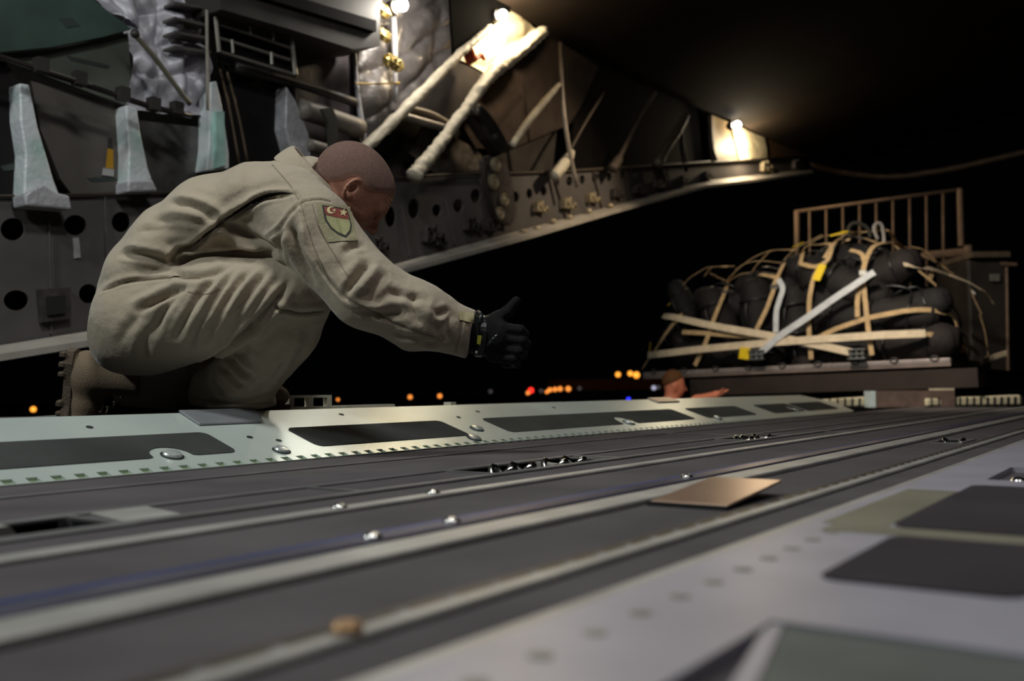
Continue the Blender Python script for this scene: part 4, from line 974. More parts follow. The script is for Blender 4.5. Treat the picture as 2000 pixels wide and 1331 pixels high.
# four fingers curled into the palm: knuckle, middle joint, tip (index on top, little finger lowest)
for i in range(4):
    kx, ky = [(990, 640), (992, 660), (988, 680), (980, 698)][i]; L = [1.0, 1.05, .98, .82][i]; r = [.0132, .0136, .0130, .0118][i]
    k0 = K(kx - 20, ky, -.205); k1 = K(kx + 26 * L, ky + 5, -.215); k2 = K(kx + 34 * L, ky + 13, -.180); k3 = K(kx + 6, ky + 14, -.160)
    G.cone(k0, k1, r * 1.12, r, .006); G.cone(k1, k2, r, r * .95, .005); G.cone(k2, k3, r * .95, r * .85, .005)
    G.ellip(k0 + np.array([.012, .002, -.006]), (r * 1.1, r * 1.0, r * .9), None, .006)
# thumb leaves the palm's upper side near the wrist
t0, t1, t2, t3 = K(950, 640, -.185), K(972, 622, -.19), K(992, 608, -.195), K(1008, 588, -.20)
G.cone(t0, t1, .024, .0185, .014); G.cone(t1, t2, .0175, .0150, .006); G.cone(t2, t3, .0150, .0118, .005)
GV, GF = G.mesh(); GV = relax(GV, GF, 2, .4); GN = vnormals(GV, GF); GV = GV + GN * (wob(GV, 110, 3) * .0008)[:, None]
glove_m = mat('black_glove', s2l(13, 12, 12), .65, 0, .3, 60, .5, 500, spec=.22)
gl = obj('glove', toW(GV), GF, glove_m, man, smooth=True, label='black work glove with raised thumb')
def band(name, c0, c1, r0, m, parent, th=.004, seg=28, yr=1.0):
    ax = nrm(c1 - c0); mb = MB()
    mb.lathe(c0, [(r0, 0), (r0 + th, .002), (r0 + th, np.linalg.norm(c1 - c0) - .002), (r0, np.linalg.norm(c1 - c0))], ax, seg)
    return obj(name, toW(np.array(mb.V)), mb.F, m, parent, smooth=False)
wb = band('wrist_strap', K(929, 656, -.2), K(944, 657, -.196), .050, mat('strap_black', s2l(32, 31, 32), .35, 0, .2, 30), gl)
def quadK(name, pts, m, parent, d=.003):
    P = toW(np.array(pts)); n = RW @ np.array([0, 0, 1.0]); MB().prism(P, n * d).obj(name, m, parent)
quadK('strap_mark', [K(933, 655, -.253), K(941, 656, -.253), K(938, 674, -.253), K(931, 672, -.253)], mat('mark_yellow', s2l(150, 148, 40), .6), gl)
quadK('strap_dot', [K(929, 685, -.25), K(933, 686, -.25), K(932, 691, -.25), K(928, 690, -.25)], mat('mark_white', s2l(200, 200, 200), .6), gl)
mb = MB().tube([K(934, 610, -.22), K(940, 616, -.245), K(937, 632, -.256)], .006, 8); obj('strap_buckle', toW(np.array(mb.V)), mb.F, mat('gloss_black', s2l(40, 42, 44), .15), gl, smooth=True)
mb = MB().tube([K(952, 676, -.25), K(962, 664, -.262), K(972, 655, -.266)], .005, 8); obj('knuckle_guard', toW(np.array(mb.V)), mb.F, MATS['gloss_black'], gl, smooth=True)
# hidden left hand resting on the far knee
hw = K(500, 655, .25)
G2 = SDF(np.arange(hw[0] - .12, hw[0] + .12, .004), np.arange(hw[1] - .13, hw[1] + .10, .004), np.arange(hw[2] - .09, hw[2] + .09, .004), .008)
G2.ellip(hw, (.045, .05, .02), None, .01)
for i in range(4): a = hw + np.array([.03 - .02 * i, -.035, 0]); G2.cone(a, a + np.array([-.02, -.03, -.006]), .010, .009); G2.cone(a + np.array([-.02, -.03, -.006]), a + np.array([-.03, -.055 + .006 * abs(i - 1), .01]), .009, .008)
G2.cone(hw + np.array([.03, .01, 0]), hw + np.array([.06, -.02, -.01]), .012, .010)
V_, F_ = G2.mesh(); obj('glove', toW(V_), F_, glove_m, man, smooth=True)

# ---- boots
boot_m = mat('suede_boot', s2l(126, 108, 88), .85, 0, .15, 20, .4, 300)
sole_m = mat('boot_sole', s2l(92, 78, 64), .85, 0, .2, 30, .4, 200)
def boot(o, fwd, up, side, parent, sole_up=False):
    """o = heel bottom, fwd along the foot, up out of the sole"""
    A = np.array([fwd, up, side]); T = lambda f, u, s: o + fwd * f + up * u + side * s
    c = T(.14, .1, 0); b = SDF(np.arange(c[0] - .24, c[0] + .24, .005), np.arange(c[1] - .24, c[1] + .24, .005), np.arange(c[2] - .24, c[2] + .24, .005), .02)
    b.ellip(T(.045, .055, 0), (.055, .045, .040), A, .03); b.ellip(T(.14, .060, 0), (.085, .048, .044), A, .04); b.ellip(T(.235, .052, 0), (.062, .036, .050), A, .03)
    b.cone(T(.065, .07, 0), T(.060, .21, 0), .050, .056, .03); b.plane_cut(T(.1, .022, 0), -up); b.plane_cut(T(.06, .215, 0), up)
    V, F = b.mesh(); V = relax(V, F, 2, .4); N = vnormals(V, F); V = V + N * (wob(V, 60, 2) * .0016)[:, None]
    bo = obj('boot', toW(V), F, boot_m, parent, smooth=True, label='tan suede desert boot')
    outl = [(-.012, .0), (-.006, .030), (.03, .042), (.09, .036), (.15, .038), (.21, .050), (.26, .048), (.295, .026), (.302, 0), (.295, -.026), (.26, -.048), (.21, -.050), (.15, -.038), (.09, -.036), (.03, -.042), (-.006, -.030)]
    mb = MB().prism([T(f, .006, s) for f, s in outl], up * .022); obj('boot_sole', toW(np.array(mb.V)), mb.F, sole_m, bo)
    for k in range(11):
        f = .005 + k * .028
        if .085 < f < .12: continue
        for sg in (-.026, .026):
            mb = MB().box(T(f, .0, sg), (.017 + .004 * math.sin(k * 3), .018, .036), A); o2 = obj('sole_lug', toW(np.array(mb.V)), mb.F, sole_m, bo); bevel(o2, .004, 1)
    mb = MB()
    for k in range(5):
        f = .10 + k * .016; u = .165 - k * .018 + .0
        mb.tube([T(f + .012, u, -.034), T(f + .022, u + .006, 0), T(f + .012, u, .034)], .0028, 6)
    obj('boot_lace', toW(np.array(mb.V)), mb.F, mat('lace', s2l(110, 96, 78), .8), bo, smooth=True)
    return bo
# right boot flat on the walkway, left boot standing on its toes with the sole turned to the left
up_w = np.array([0, 0, 1.0]) @ RW; up_k = np.array([up_w[0], up_w[1], -up_w[2]])
def onwalk(p):   # drop a point of the man's frame to the walkway
    wv = toW(p)[0]; c = (np.array([wv[0], wv[1], WZ + .007]) - CAMP) @ RW; return np.array([c[0], c[1], -c[2]])
fw = nrm(np.array([.86, 0, .5])); fw = nrm(fw - up_k * (fw @ up_k)); sdv = np.cross(fw, up_k)
boot(onwalk(K(358, 800, -.0)), fw, up_k, sdv, man)
fw2 = nrm(np.array([-.10, -1.0, .06])); up2 = nrm(np.array([1.0, -.10, .12])); up2 = nrm(up2 - fw2 * (fw2 @ up2)); sd2 = np.cross(fw2, up2)
boot(K(132, 688, .10) + np.array([0, .0, 0]), fw2 * 1.0, up2, sd2, man)
# =================================================================== PALLET ON THE LOADER
PA = at_d(1856, 702, 7.9); PB = at_d(1256, 730, 9.5)
PW = np.linalg.norm(PB - PA); es = (PB - PA) / PW
et = nrm(np.cross(es, [0, 0, 1])); 
if et[0] < 0: et = -et
ec = nrm(np.cross(et, es)); ec = ec if ec[2] > 0 else -ec
PD = 2.24
def PL(s, t, c): return PA + es * s + et * t + ec * c
pal = thing('cargo_pallet', tuple(PL(PW / 2, PD / 2, -.07)), 'flat grey-brown cargo pallet on the loader carrying the netted black bags', 'pallet')
MB().box(PL(PW / 2, PD / 2, -.03), (PW, PD, .05), [es, et, ec]).obj('pallet_deck', mat('pallet_alloy', s2l(128, 112, 104), .5, .3, .3, 6), pal)
o = MB().box(PL(PW / 2, .02, -.01), (PW, .05, .045), [es, et, ec]).obj('pallet_rail', mat('pallet_rail', s2l(140, 130, 126), .45, .3, .3, 8), pal); bevel(o, .008, 2)
o = MB().box(PL(.02, PD / 2, -.01), (.05, PD, .045), [es, et, ec]).obj('pallet_rail', mat('rail_shadow', s2l(70, 62, 58), .6, .2, .3, 8), pal)
for i in range(9):
    s = .12 + i * (PW - .24) / 8
    MB().tube([PL(s + .03 * math.cos(a), -.012, .012 + .02 * math.sin(a)) for a in np.linspace(0, 2 * PI, 13)], .007, 6, caps=False).obj('tie_ring', dkpipe, pal, smooth=True)

# load envelope: height profile along the width (from the right corner to the left)
HS_ = np.array([0, .12, .35, .6, .85, 1.1, 1.4, 1.7, 2.0, 2.3, 2.55, PW]) ; HH = np.array([.62, .74, .96, 1.12, 1.20, 1.18, 1.06, .96, .86, .80, .74, .55])
def Hs(s): return np.interp(s, HS_, HH)
def envf(s, t, c):
    H = Hs(s); a = abs((s - PW / 2) / (PW / 2 + .02)); b = abs((t - PD / 2) / (PD / 2 - .02)); d = np.maximum(c, 0) / H
    return (a ** 7 + b ** 4 + d ** 4) ** .25 - 1
def env_hit(px, py, off=0.0):
    r = ray(px, py) / FPX
    t = np.linspace(6.6, 12.5, 420); P = CAMP + r[None] * t[:, None] - PA
    f = envf(P @ es, P @ et, P @ ec) * .6 - off
    i = np.argmax(f < 0)
    if f.min() > 0:                 # just past the outline: take the closest approach
        i = int(np.argmin(f)); return CAMP + r * t[i], env_n(CAMP + r * t[i])
    if i == 0: return CAMP + r * t[0], env_n(CAMP + r * t[0])
    u = f[i - 1] / (f[i - 1] - f[i]); q = CAMP + r * (t[i - 1] + u * (t[i] - t[i - 1]))
    return q, env_n(q)
def env_n(q):
    P = q - PA; s, t, c = P @ es, P @ et, P @ ec; e = .01
    g = es * (envf(s + e, t, c) - envf(s - e, t, c)) + et * (envf(s, t + e, c) - envf(s, t - e, c)) + ec * (envf(s, t, c + e) - envf(s, t, c - e))
    return nrm(g + 1e-9)

# ---- black bags
bag_m = [mat('bag_black', s2l(30, 28, 28), .75, 0, .25, 10, .6, 40, spec=.3), mat('bag_charcoal', s2l(37, 34, 33), .75, 0, .25, 10, .6, 40, spec=.3), mat('bag_brownblack', s2l(36, 31, 30), .75, 0, .25, 10, .6, 40, spec=.3)]
def bag_mesh(seed, L=.42, r=.19):
    V = []; F = []; nu, nv = 30, 26
    for i in range(nu + 1):
        a = PI * i / nu; cx = -math.cos(a); sx = math.sin(a)
        x = L * np.sign(cx) * abs(cx) ** .75; rr = r * max(sx, 1e-3) ** .62
        for k in range(nv):
            b = 2 * PI * k / nv; V.append((x, rr * math.cos(b), rr * math.sin(b)))
    V = np.array(V)
    n = nrm([1, 0, 0]); N = V / (np.linalg.norm(V, axis=1)[:, None] + 1e-9)
    V = V + N * (wob(V, 8, seed) * .03 + wob(V, 22, seed + 1) * .014)[:, None] - N * (np.exp(-(np.sin(V[:, 0] * 17 + seed + V[:, 1] * 6) / .22) ** 2) * .012)[:, None]
    for i in range(nu):
        for k in range(nv): a = i * nv + k; b = i * nv + (k + 1) % nv; F.append((a, b, b + nv, a + nv))
    return V, F
protos = {}
def bag(px, py, size, ang, label, kind=0, back=.0, ends=False):
    q, n = env_hit(px, py)
    c = q - n * (.235 * size + back)
    seed = kind * 3 + (1 if ends else 0)
    if seed not in protos:
        V, F = bag_mesh(seed); o = obj('duffel_bag', V, F, bag_m[kind], loc=(0, 0, 0), smooth=True)
        mb = MB().tube(smoothpath([(-.16, 0, .19), (-.12, .03, .24), (0, .04, .26), (.12, .03, .24), (.16, 0, .19)], 5), .012, 6); hd = mb.obj('carry_handle', MATS['strap_black'], o, smooth=True)
        for xx in (-.17, .17): MB().tube([(xx, .195 * math.cos(a), .195 * math.sin(a)) for a in np.linspace(0, 2 * PI, 21)], .012, 6, caps=False).obj('bag_webbing', MATS['strap_black'], o, smooth=True)
        protos[seed] = o
    else:
        src = protos[seed]; o = src.copy(); COL.objects.link(o)
        for ch in src.children: d = ch.copy(); COL.objects.link(d); d.parent = o
    ex = nrm(es * math.cos(ang) + ec * math.sin(ang)); 
    if ends: ex = nrm(et + es * .2)
    ez = nrm(ec - ex * (ec @ ex)) if abs(ec @ ex) < .9 else nrm(n - ex * (n @ ex)); ey = np.cross(ez, ex)
    Mx = Matrix.Identity(4)
    for i in range(3):
        for j, e in enumerate((ex, ey, ez)): Mx[i][j] = e[i] * size
        Mx[i][3] = c[i]
    o.matrix_world = Mx
    tag(o, label, 'bag', 'black duffel bags under the cargo net'); return o
G_ = 'black duffel bag packed in the heap under the tan cargo net'
bag(1780, 668, 1.0, .0, 'rounded black bag at the bottom right of the load, left of the brass hook', 2)
bag(1740, 605, .95, .15, 'black bag lying just above the tan band at the lower right of the load', 1)
bag(1810, 590, .8, -.3, 'black bag below the light tan strap on the right slope of the load', 0)
bag(1650, 540, .95, .5, 'black bag near the top of the load right of the yellow rectangular tag', 1)
bag(1735, 500, .9, -.3, 'black bag near the top right of the load under the webbing crossing', 2)
bag(1660, 470, .85, .1, 'topmost black bag under the looped handles', 0)
bag(1575, 500, .8, .3, 'black bag under the yellow tag at the upper left of the summit', 0)
bag(1590, 575, .9, 1.4, 'upright black bag below the yellow rectangular tag', 1)
bag(1485, 530, .75, .2, 'black bag at the top of the lower left shoulder of the load', 0)
bag(1400, 560, .75, .25, 'black bag under the second net arch from the left', 0)
bag(1385, 600, .85, 1.3, 'rounded black bag inside the leftmost net arch', 2)
bag(1465, 605, .85, 1.5, 'upright black bag left of the loose white strap', 0)
bag(1320, 570, .6, 1.2, 'small black bag bulging out at the upper left end outside the net', 0)
bag(1303, 640, .55, 1.3, 'small black bag bulging out at the lower left end behind the white strap', 2)
bag(1540, 620, .8, 1.5, 'upright black bag right of the loose white strap', 1)
bag(1360, 690, .75, .0, 'black bag along the pallet edge at the lower left', 0)
bag(1455, 690, .75, .1, 'black bag along the pallet edge behind the left buckle', 1)
bag(1560, 695, .7, 1.4, 'black bag along the pallet edge below the strap crossing', 2)
bag(1645, 690, .75, .0, 'black bag along the pallet edge beside the right buckle', 0)
bag(1650, 620, .9, .2, 'black bag behind the long diagonal whitish strap', 0)
bag(1870, 620, .75, 1.2, 'black bag at the right end of the load beside the brass hook, upper', 0)
bag(1890, 680, .7, 1.3, 'black bag at the right end of the load beside the brass hook, lower', 2)
# dark cloth core so that nothing shows through the heap
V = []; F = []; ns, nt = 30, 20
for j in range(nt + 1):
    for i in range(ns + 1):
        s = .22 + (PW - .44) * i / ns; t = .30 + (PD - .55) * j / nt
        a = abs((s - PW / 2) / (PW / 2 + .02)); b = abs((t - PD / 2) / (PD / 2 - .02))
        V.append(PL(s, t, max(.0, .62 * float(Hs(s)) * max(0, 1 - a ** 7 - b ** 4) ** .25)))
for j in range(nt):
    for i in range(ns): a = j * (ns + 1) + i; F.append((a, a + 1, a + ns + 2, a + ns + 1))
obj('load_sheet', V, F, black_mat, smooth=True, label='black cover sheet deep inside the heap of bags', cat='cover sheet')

# ---- straps traced over the load (detail-crop coordinates -> photo)
def cr(x, y): return 1200 + x * .4004, 340 + y * .4004
def drape(pts, wid, off, mb, n=8):
    P = smoothpath([np.array([*cr(x, y), 0.0]) for x, y in pts], n)
    H = [env_hit(p[0], p[1]) for p in P]
    mb.strap([h[0] + h[1] * off for h in H], [h[1] for h in H], wid, .005); return mb
tan = mat('net_tan', s2l(196, 166, 122), .8, 0, .2, 20, .4, 200)
cream = mat('strap_cream', s2l(226, 208, 178), .8, 0, .12, 14, .4, 200)
white = mat('strap_white', s2l(205, 208, 210), .75, 0, .12, 14, .4, 200)
yel = mat('tag_bright_yellow', s2l(240, 205, 10), .6, 0, .1, 10)
steel = mat('buckle_steel', s2l(170, 170, 165), .3, .8)
net = thing('cargo_net', tuple(PL(PW / 2, 0, 0)), 'tan webbing cargo net draped over the heap of black bags', 'cargo net')
netlines = [[(150, 955), (215, 860), (260, 790), (300, 735)], [(335, 700), (318, 640), (322, 600), (345, 555), (385, 515), (430, 487), (470, 470), (590, 465)], [(470, 500), (510, 522), (550, 538)], [(450, 512), (480, 470)], [(400, 935), (450, 830), (490, 720), (545, 590), (565, 530), (600, 490), (640, 455), (700, 415), (780, 388), (880, 385)], [(560, 545), (600, 515), (640, 500), (720, 505), (800, 520), (782, 555)], [(680, 492), (720, 440), (770, 388)], [(600, 480), (650, 450), (720, 440), (830, 450)], [(780, 560), (810, 500), (830, 460), (850, 420), (880, 390), (925, 360), (1020, 312)], [(700, 760), (725, 710), (750, 660), (785, 570)], [(915, 450), (940, 372), (1000, 360), (1060, 362), (1045, 430), (990, 462), (915, 450)], [(940, 372), (1020, 322), (1130, 312), (1250, 297)], [(1030, 422), (1080, 350), (1150, 300)], [(965, 905), (962, 850), (955, 780), (955, 690), (960, 600), (985, 500), (1030, 442)], [(1150, 385), (1200, 400), (1222, 440), (1215, 480)], [(1215, 480), (1232, 420), (1260, 372), (1310, 352), (1360, 350)], [(1140, 342), (1165, 322), (1210, 328), (1270, 350)], [(1220, 500), (1192, 600), (1190, 700)], [(1215, 500), (1225, 600), (1235, 690), (1245, 780), (1260, 885)], [(1330, 290), (1370, 345), (1430, 380), (1550, 440), (1640, 500)], [(1350, 350), (1420, 430), (1480, 490), (1555, 555)], [(1362, 350), (1440, 420), (1500, 470)], [(1440, 370), (1500, 385), (1560, 440), (1610, 470)], [(1725, 570), (1745, 630), (1775, 690)], [(1520, 530), (1540, 490)], [(1430, 440), (1450, 415)], [(1000, 800), (1080, 760), (1150, 735), (1240, 705), (1340, 685), (1420, 672), (1500, 668), (1560, 675), (1620, 690)], [(1620, 682), (1645, 720), (1655, 765), (1640, 800), (1655, 850)], [(1765, 690), (1790, 780), (1805, 885)], [(1650, 800), (1710, 840), (1760, 880)], [(1500, 785), (1570, 788), (1640, 800), (1700, 835), (1745, 865)], [(340, 775), (450, 780), (600, 790), (780, 803)], [(1720, 790), (1790, 835)], [(300, 735), (340, 715)], [(1150, 300), (1250, 297), (1330, 290)]]
for L in netlines: 
    mb = MB(); drape(L, .042, .03, mb, 7); mb.obj('net_strap', tan, net)
for x, y in [(322, 600), (545, 590), (785, 560), (1215, 490), (1165, 322), (1740, 590)]:
    q, n = env_hit(*cr(x, y)); u = nrm(np.cross(n, ec)); v = np.cross(u, n)
    o = MB().box(q + n * .032, (.07, .05, .018), [u, v, n]).obj('net_buckle', steel, net); bevel(o, .006, 2)
q, n = env_hit(*cr(1665, 850)); mb = MB(); u = nrm(np.cross(n, ec)); v = np.cross(n, u)
mb.tube([q + n * .05 + u * (.035 * math.cos(a)) + v * (.035 * math.sin(a)) for a in np.linspace(.6, 5.6, 14)], .012, 8); mb.tube([q + n * .05 - v * .03, q + n * .05 - v * .10], .014, 8)
mb.obj('net_hook', mat('brass', s2l(214, 160, 70), .35, .7), net, smooth=True)
def strapthing(name, pts, wid, off, m, label, grp='tie-down straps across the load'):
    mb = MB(); drape(pts, wid, off, mb, 9); return mb.obj(name, m, label=label, cat='strap', group=grp)
s1 = strapthing('tie_down_strap', [(268, 714), (340, 722), (520, 752), (700, 780), (830, 802), (1000, 835), (1170, 872)], .066, .075, cream, 'cream tie-down strap sloping from the upper left end to the right ratchet')
s2 = strapthing('tie_down_strap', [(208, 886), (400, 862), (600, 842), (850, 820), (1100, 803), (1300, 790), (1500, 783)], .066, .09, cream, 'cream tie-down strap running level across the whole front of the load')
s3 = strapthing('tie_down_strap', [(1270, 505), (1100, 610), (960, 705), (830, 790), (760, 850), (700, 895)], .060, .10, white, 'whitish tie-down strap rising steeply to the upper right')
s4 = strapthing('tie_down_strap', [(812, 530), (832, 570), (815, 625), (800, 680), (797, 775)], .05, .05, white, 'loose white strap hanging down in the middle of the load')
s5 = strapthing('tie_down_strap', [(1400, 464), (1460, 472), (1530, 485), (1640, 520), (1720, 552), (1790, 600), (1822, 645)], .055, .05, cream, 'light tan strap following the right slope of the load')
s6 = strapthing('tie_down_strap', [(1760, 918), (1820, 895), (1885, 874)], .055, .05, cream, 'short cream strap end at the lower right corner of the load')
def ratchet(x, y, off, par):
    q, n = env_hit(*cr(x, y)); u = nrm(np.cross(n, ec)); v = np.cross(u, n); c = q + n * (off + .02)
    mb = MB().box(c, (.13, .008, .05), [u, v, n]); 
    for k in (-.04, .04): mb.box(c + v * k, (.15, .008, .05), [u, v, n])
    for k in (-.05, 0, .05): mb.tube([c + u * k - v * .045, c + u * k + v * .045], .012, 8)
    mb.obj('ratchet_buckle', steel, par)
ratchet(1195, 880, .08, s1); ratchet(715, 885, .10, s3)
def ytag(x, y, w_, h_, rot, label):
    q, n = env_hit(*cr(x, y)); u0 = nrm(np.cross(n, ec)); u0 = u0 if u0 @ AX > 0 else u0
    v0 = np.cross(u0, n); u = u0 * math.cos(rot) + v0 * math.sin(rot); v = -u0 * math.sin(rot) + v0 * math.cos(rot)
    o = MB().box(q + n * .11, (w_, h_, .006), [u, v, n]).obj('yellow_tag', yel, label=label, cat='tag', group='yellow tags on the load'); bevel(o, .002, 1)
ytag(1018, 505, .075, .16, .35, 'largest yellow tag, rectangular, in the upper middle of the load')
ytag(1110, 345, .17, .06, -.55, 'yellow tag at the top of the load near the looped handles')
ytag(922, 395, .05, .11, .6, 'small yellow tag on the net left of the summit')
ytag(226, 852, .10, .10, .3, 'yellow tag at the lower left corner of the load')
ytag(655, 878, .10, .11, .2, 'yellow tag beside the left ratchet buckle at the pallet edge')
ytag(312, 665, .05, .09, .0, 'tiny yellow tag at the far left edge of the net')
# looped handles sticking up on the summit
def loop(pts, r, m, label):
    P = smoothpath([at_d(*cr(x, y), 8.75) for x, y in pts], 6)
    MB().tube(P, r, 8).obj('strap_loop', m, smooth=True, label=label, cat='strap loop', group='strap loops on top of the load')
loop([(1150, 310), (1142, 265), (1170, 240), (1215, 250), (1240, 275), (1248, 310)], .018, MATS['strap_dark'], 'dark strap loop standing up on top of the load')
loop([(1285, 320), (1266, 270), (1275, 245), (1300, 245), (1312, 285), (1315, 335)], .016, mat('loop_grey', s2l(150, 146, 140), .7), 'pale grey strap loop standing up on top of the load')

# =================================================================== LOADER
ld = thing('cargo_loader', tuple(PL(PW / 2, 1.5, GZ - PA[2])), 'dark brown cargo loader vehicle holding up the pallet at the ramp end', 'vehicle')
ld_m = mat('loader_brown', s2l(44, 33, 28), .8, .1, .3, 4)
MB().box(PL(PW / 2 - .35, 2.2, -.16), (PW - .3, 4.4, .16), [es, et, ec]).obj('deck', ld_m, ld)
o = MB().prism([PL(PW - .15, .5, -.24), PL(.1, .3, -.24), PL(.1, .3, -.62), PL(PW * .55, .4, -.62), PL(PW - .9, .5, -.36)], et * 3.2).obj('chassis', ld_m, ld)
for s in (.25, PW - .7):
    for t in (1.2, 3.2):
        MB().lathe(PL(s, t, -1.45), [(.15, -.12), (.42, -.12), (.45, -.08), (.45, .08), (.42, .12), (.15, .12)], es, 24).obj('wheel', black_mat, ld)
for s in (.5, PW - .8):
    MB().tube([PL(s, .9, -.6), PL(s, 2.9, -1.3)], .07, 8).obj('scissor_arm', ld_m, ld); MB().tube([PL(s, 2.9, -.6), PL(s, .9, -1.3)], .07, 8).obj('scissor_arm', ld_m, ld)
# operator platform with guard rail, behind the load
RD = 11.2
gr_m = mat('guard_rail_brown', s2l(136, 112, 92), .6, .2, .2, 10)
rl = thing('guard_rail', tuple(at_d(1720, 520, RD)), 'tall brown guard rail with vertical bars behind the netted load', 'guard rail')
def G3(x, y, d=RD): return at_d(x, y, d + (1880 - x) * .0018)
MB().tube([G3(1553, 414), G3(1876, 370)], .022, 8).obj('top_rail', gr_m, rl, smooth=True)
MB().tube([G3(1556, 412), G3(1557, 560)], .034, 8).obj('rail_post', gr_m, rl, smooth=True)
MB().tube([G3(1874, 369), G3(1877, 480), G3(1890, 480), G3(1892, 570)], [.034, .034, .05, .05], 8).obj('rail_post', gr_m, rl, smooth=False)
for i in range(9):
    x = 1581 + i * 32.6; yt = 413 - (x - 1553) * .1365
    MB().tube([G3(x, yt), G3(x + 1, 560)], .016, 6).obj('rail_bar', gr_m, rl, smooth=True)
MB().tube([G3(1800, 500), G3(1890, 492)], .05, 8).obj('lower_rail', gr_m, rl)
cb = thing('operator_cabin', tuple(at_d(1935, 720, 10.8)), 'dark boxy operator station to the right of the load', 'cabin')
cb_m = mat('cabin_dark', s2l(50, 44, 40), .6, .1, .3, 5)
c0 = at_d(1892, 505, 10.6); c1 = at_d(1975, 750, 10.6); u_ = np.array([0, 0, 1.0]); r_ = nrm(RW[:, 0] - u_ * RW[2, 0]); b_ = np.cross(u_, r_)
wdt = (c1 - c0) @ r_; hgt = c0[2] - c1[2]
o = MB().box((c0 + c1) / 2 + b_ * .4, (wdt, .8, hgt), [r_, b_, u_]).obj('cabin_body', cb_m, cb); bevel(o, .03, 2)
MB().box(c0 + r_ * (wdt * .45) + b_ * .35 + u_ * .03, (wdt * .9, .9, .06), [r_, b_, u_]).obj('cabin_roof', mat('cabin_roof', s2l(96, 84, 70), .6), cb)
MB().box(c0 + r_ * (wdt * .6) - u_ * .22 - b_ * .01, (.1, .03, .08), [r_, b_, u_]).obj('cabin_lamp', mat('lamp_grey', s2l(120, 118, 110), .4), cb)
MB().tube([at_d(1955, 515, 10.5), at_d(1985, 517, 10.5)], .02, 6).obj('cabin_arm', gr_m, cb)
MB().tube([at_d(1966, 520, 10.55), at_d(1969, 740, 10.55)], .015, 6).obj('cabin_post', gr_m, cb)

# =================================================================== GROUND CREW PERSON under the pallet edge
DP = 8.85; s9 = DP / FPX
def Q(px, py, w=0.0): d = DP + w; return np.array([(px - 1000) * d / FPX, (665.5 - py) * d / FPX, d])
zf = 1.0
fy = (GZ - CAMH)                                            # feet height relative to the camera
hd = Q(1317, 752)
ft = Q(1300, 752)[1]; 
def below(p, dz): 
    wv = toW(p)[0] + np.array([0, 0, -dz]); c = (wv - CAMP) @ RW; return np.array([c[0], c[1], -c[2]])
Hgt = toW(hd)[0][2] - GZ
neck = below(hd, .17) + np.array([-.04, 0, 0]); chest = below(hd, .42) + np.array([-.08, 0, 0]); hips = below(hd, .80) + np.array([-.10, 0, 0])
lo2 = np.minimum(hips, hd) - np.array([.45, 1.0, .35]); hi2 = np.maximum(hips, hd) + np.array([.72, .2, .35])
PB_ = SDF(np.arange(lo2[0], hi2[0], .016), np.arange(lo2[1], hi2[1], .016), np.arange(lo2[2], hi2[2], .016), .05)
PB_.ellip(hd + np.array([-.005, .02, 0]), (.098, .115, .078), None, .03); PB_.ellip(hd + np.array([.035, -.05, 0]), (.06, .075, .06), None, .04); PB_.cone(hd + np.array([.09, -.02, 0]), hd + np.array([.115, -.05, 0]), .013, .016, .02)
PB_.cone(hd + np.array([-.01, .0, -.085]), hd + np.array([-.012, -.04, -.082]), .018, .016, .01)
PB_.cone(neck, hd + np.array([-.02, -.07, 0]), .068, .062, .04)
PB_.cone(neck + np.array([0, -.10, 0]), chest, .12, .15, .08, 1.45); PB_.cone(chest, hips, .145, .13, .06, 1.3)
sh_r = neck + np.array([.03, -.09, -.19]); sh_l = neck + np.array([.0, -.09, .19])
el = Q(1362, 782, -.15); wr = Q(1398, 772, -.1)
PB_.cone(sh_r, el, .062, .05, .03); PB_.cone(el, wr, .048, .034, .02)
PB_.cone(wr, wr + np.array([.06, .02, 0]), .034, .028, .02)
for k in range(4): PB_.cone(wr + np.array([.06, .02, -.024 + .016 * k]), wr + np.array([.125 - .01 * abs(k - 1), .05, -.03 + .02 * k]), .011, .009, .005)
PB_.cone(wr + np.array([.02, .02, -.03]), wr + np.array([.06, .065, -.05]), .012, .010, .006)
PB_.cone(sh_l, sh_l + np.array([.05, -.30, .02]), .06, .048, .03); PB_.cone(sh_l + np.array([.05, -.30, .02]), sh_l + np.array([.22, -.45, -.02]), .045, .032, .02)
feet = []
for sd in (-1, 1):
    kn = below(hips, .42) + np.array([.03, 0, .10 * sd]); an = below(hips, Hgt - .80 - .09) + np.array([-.02, 0, .11 * sd]); feet.append(an)
    PB_.cone(hips + np.array([0, 0, .09 * sd]), kn, .098, .068, .03); PB_.cone(kn, an, .066, .048, .03); PB_.cone(an + np.array([0, -.04, 0]), an + np.array([.17, -.06, 0]), .05, .042, .03)
V_, F_ = PB_.mesh(); V_ = relax(V_, F_, 2, .4)
gl_w = toW(below(hips, Hgt - .80))[0]; gl_w[2] = GZ
crew = obj('person', toW(V_), F_, mat('crew_skin', s2l(244, 150, 116), .6, 0, .1, 20), loc=gl_w, smooth=True, label='distant ground crew person below the pallet with one arm stretched out', cat='person')
T_ = SDF(np.arange(lo2[0], hi2[0], .018), np.arange(lo2[1], hi2[1], .018), np.arange(lo2[2], hi2[2], .018), .05)
T_.cone(neck + np.array([0, -.10, 0]), chest, .128, .16, .08, 1.47); T_.cone(chest, hips, .155, .14, .06, 1.32); T_.cone(sh_r, sh_r * .5 + el * .5, .072, .064, .03); T_.cone(sh_l, sh_l + np.array([.05, -.3, .02]), .07, .056, .03)
T_.cone(neck + np.array([-.01, -.06, 0]), neck + np.array([-.01, -.03, 0]), .082, .074, .03)
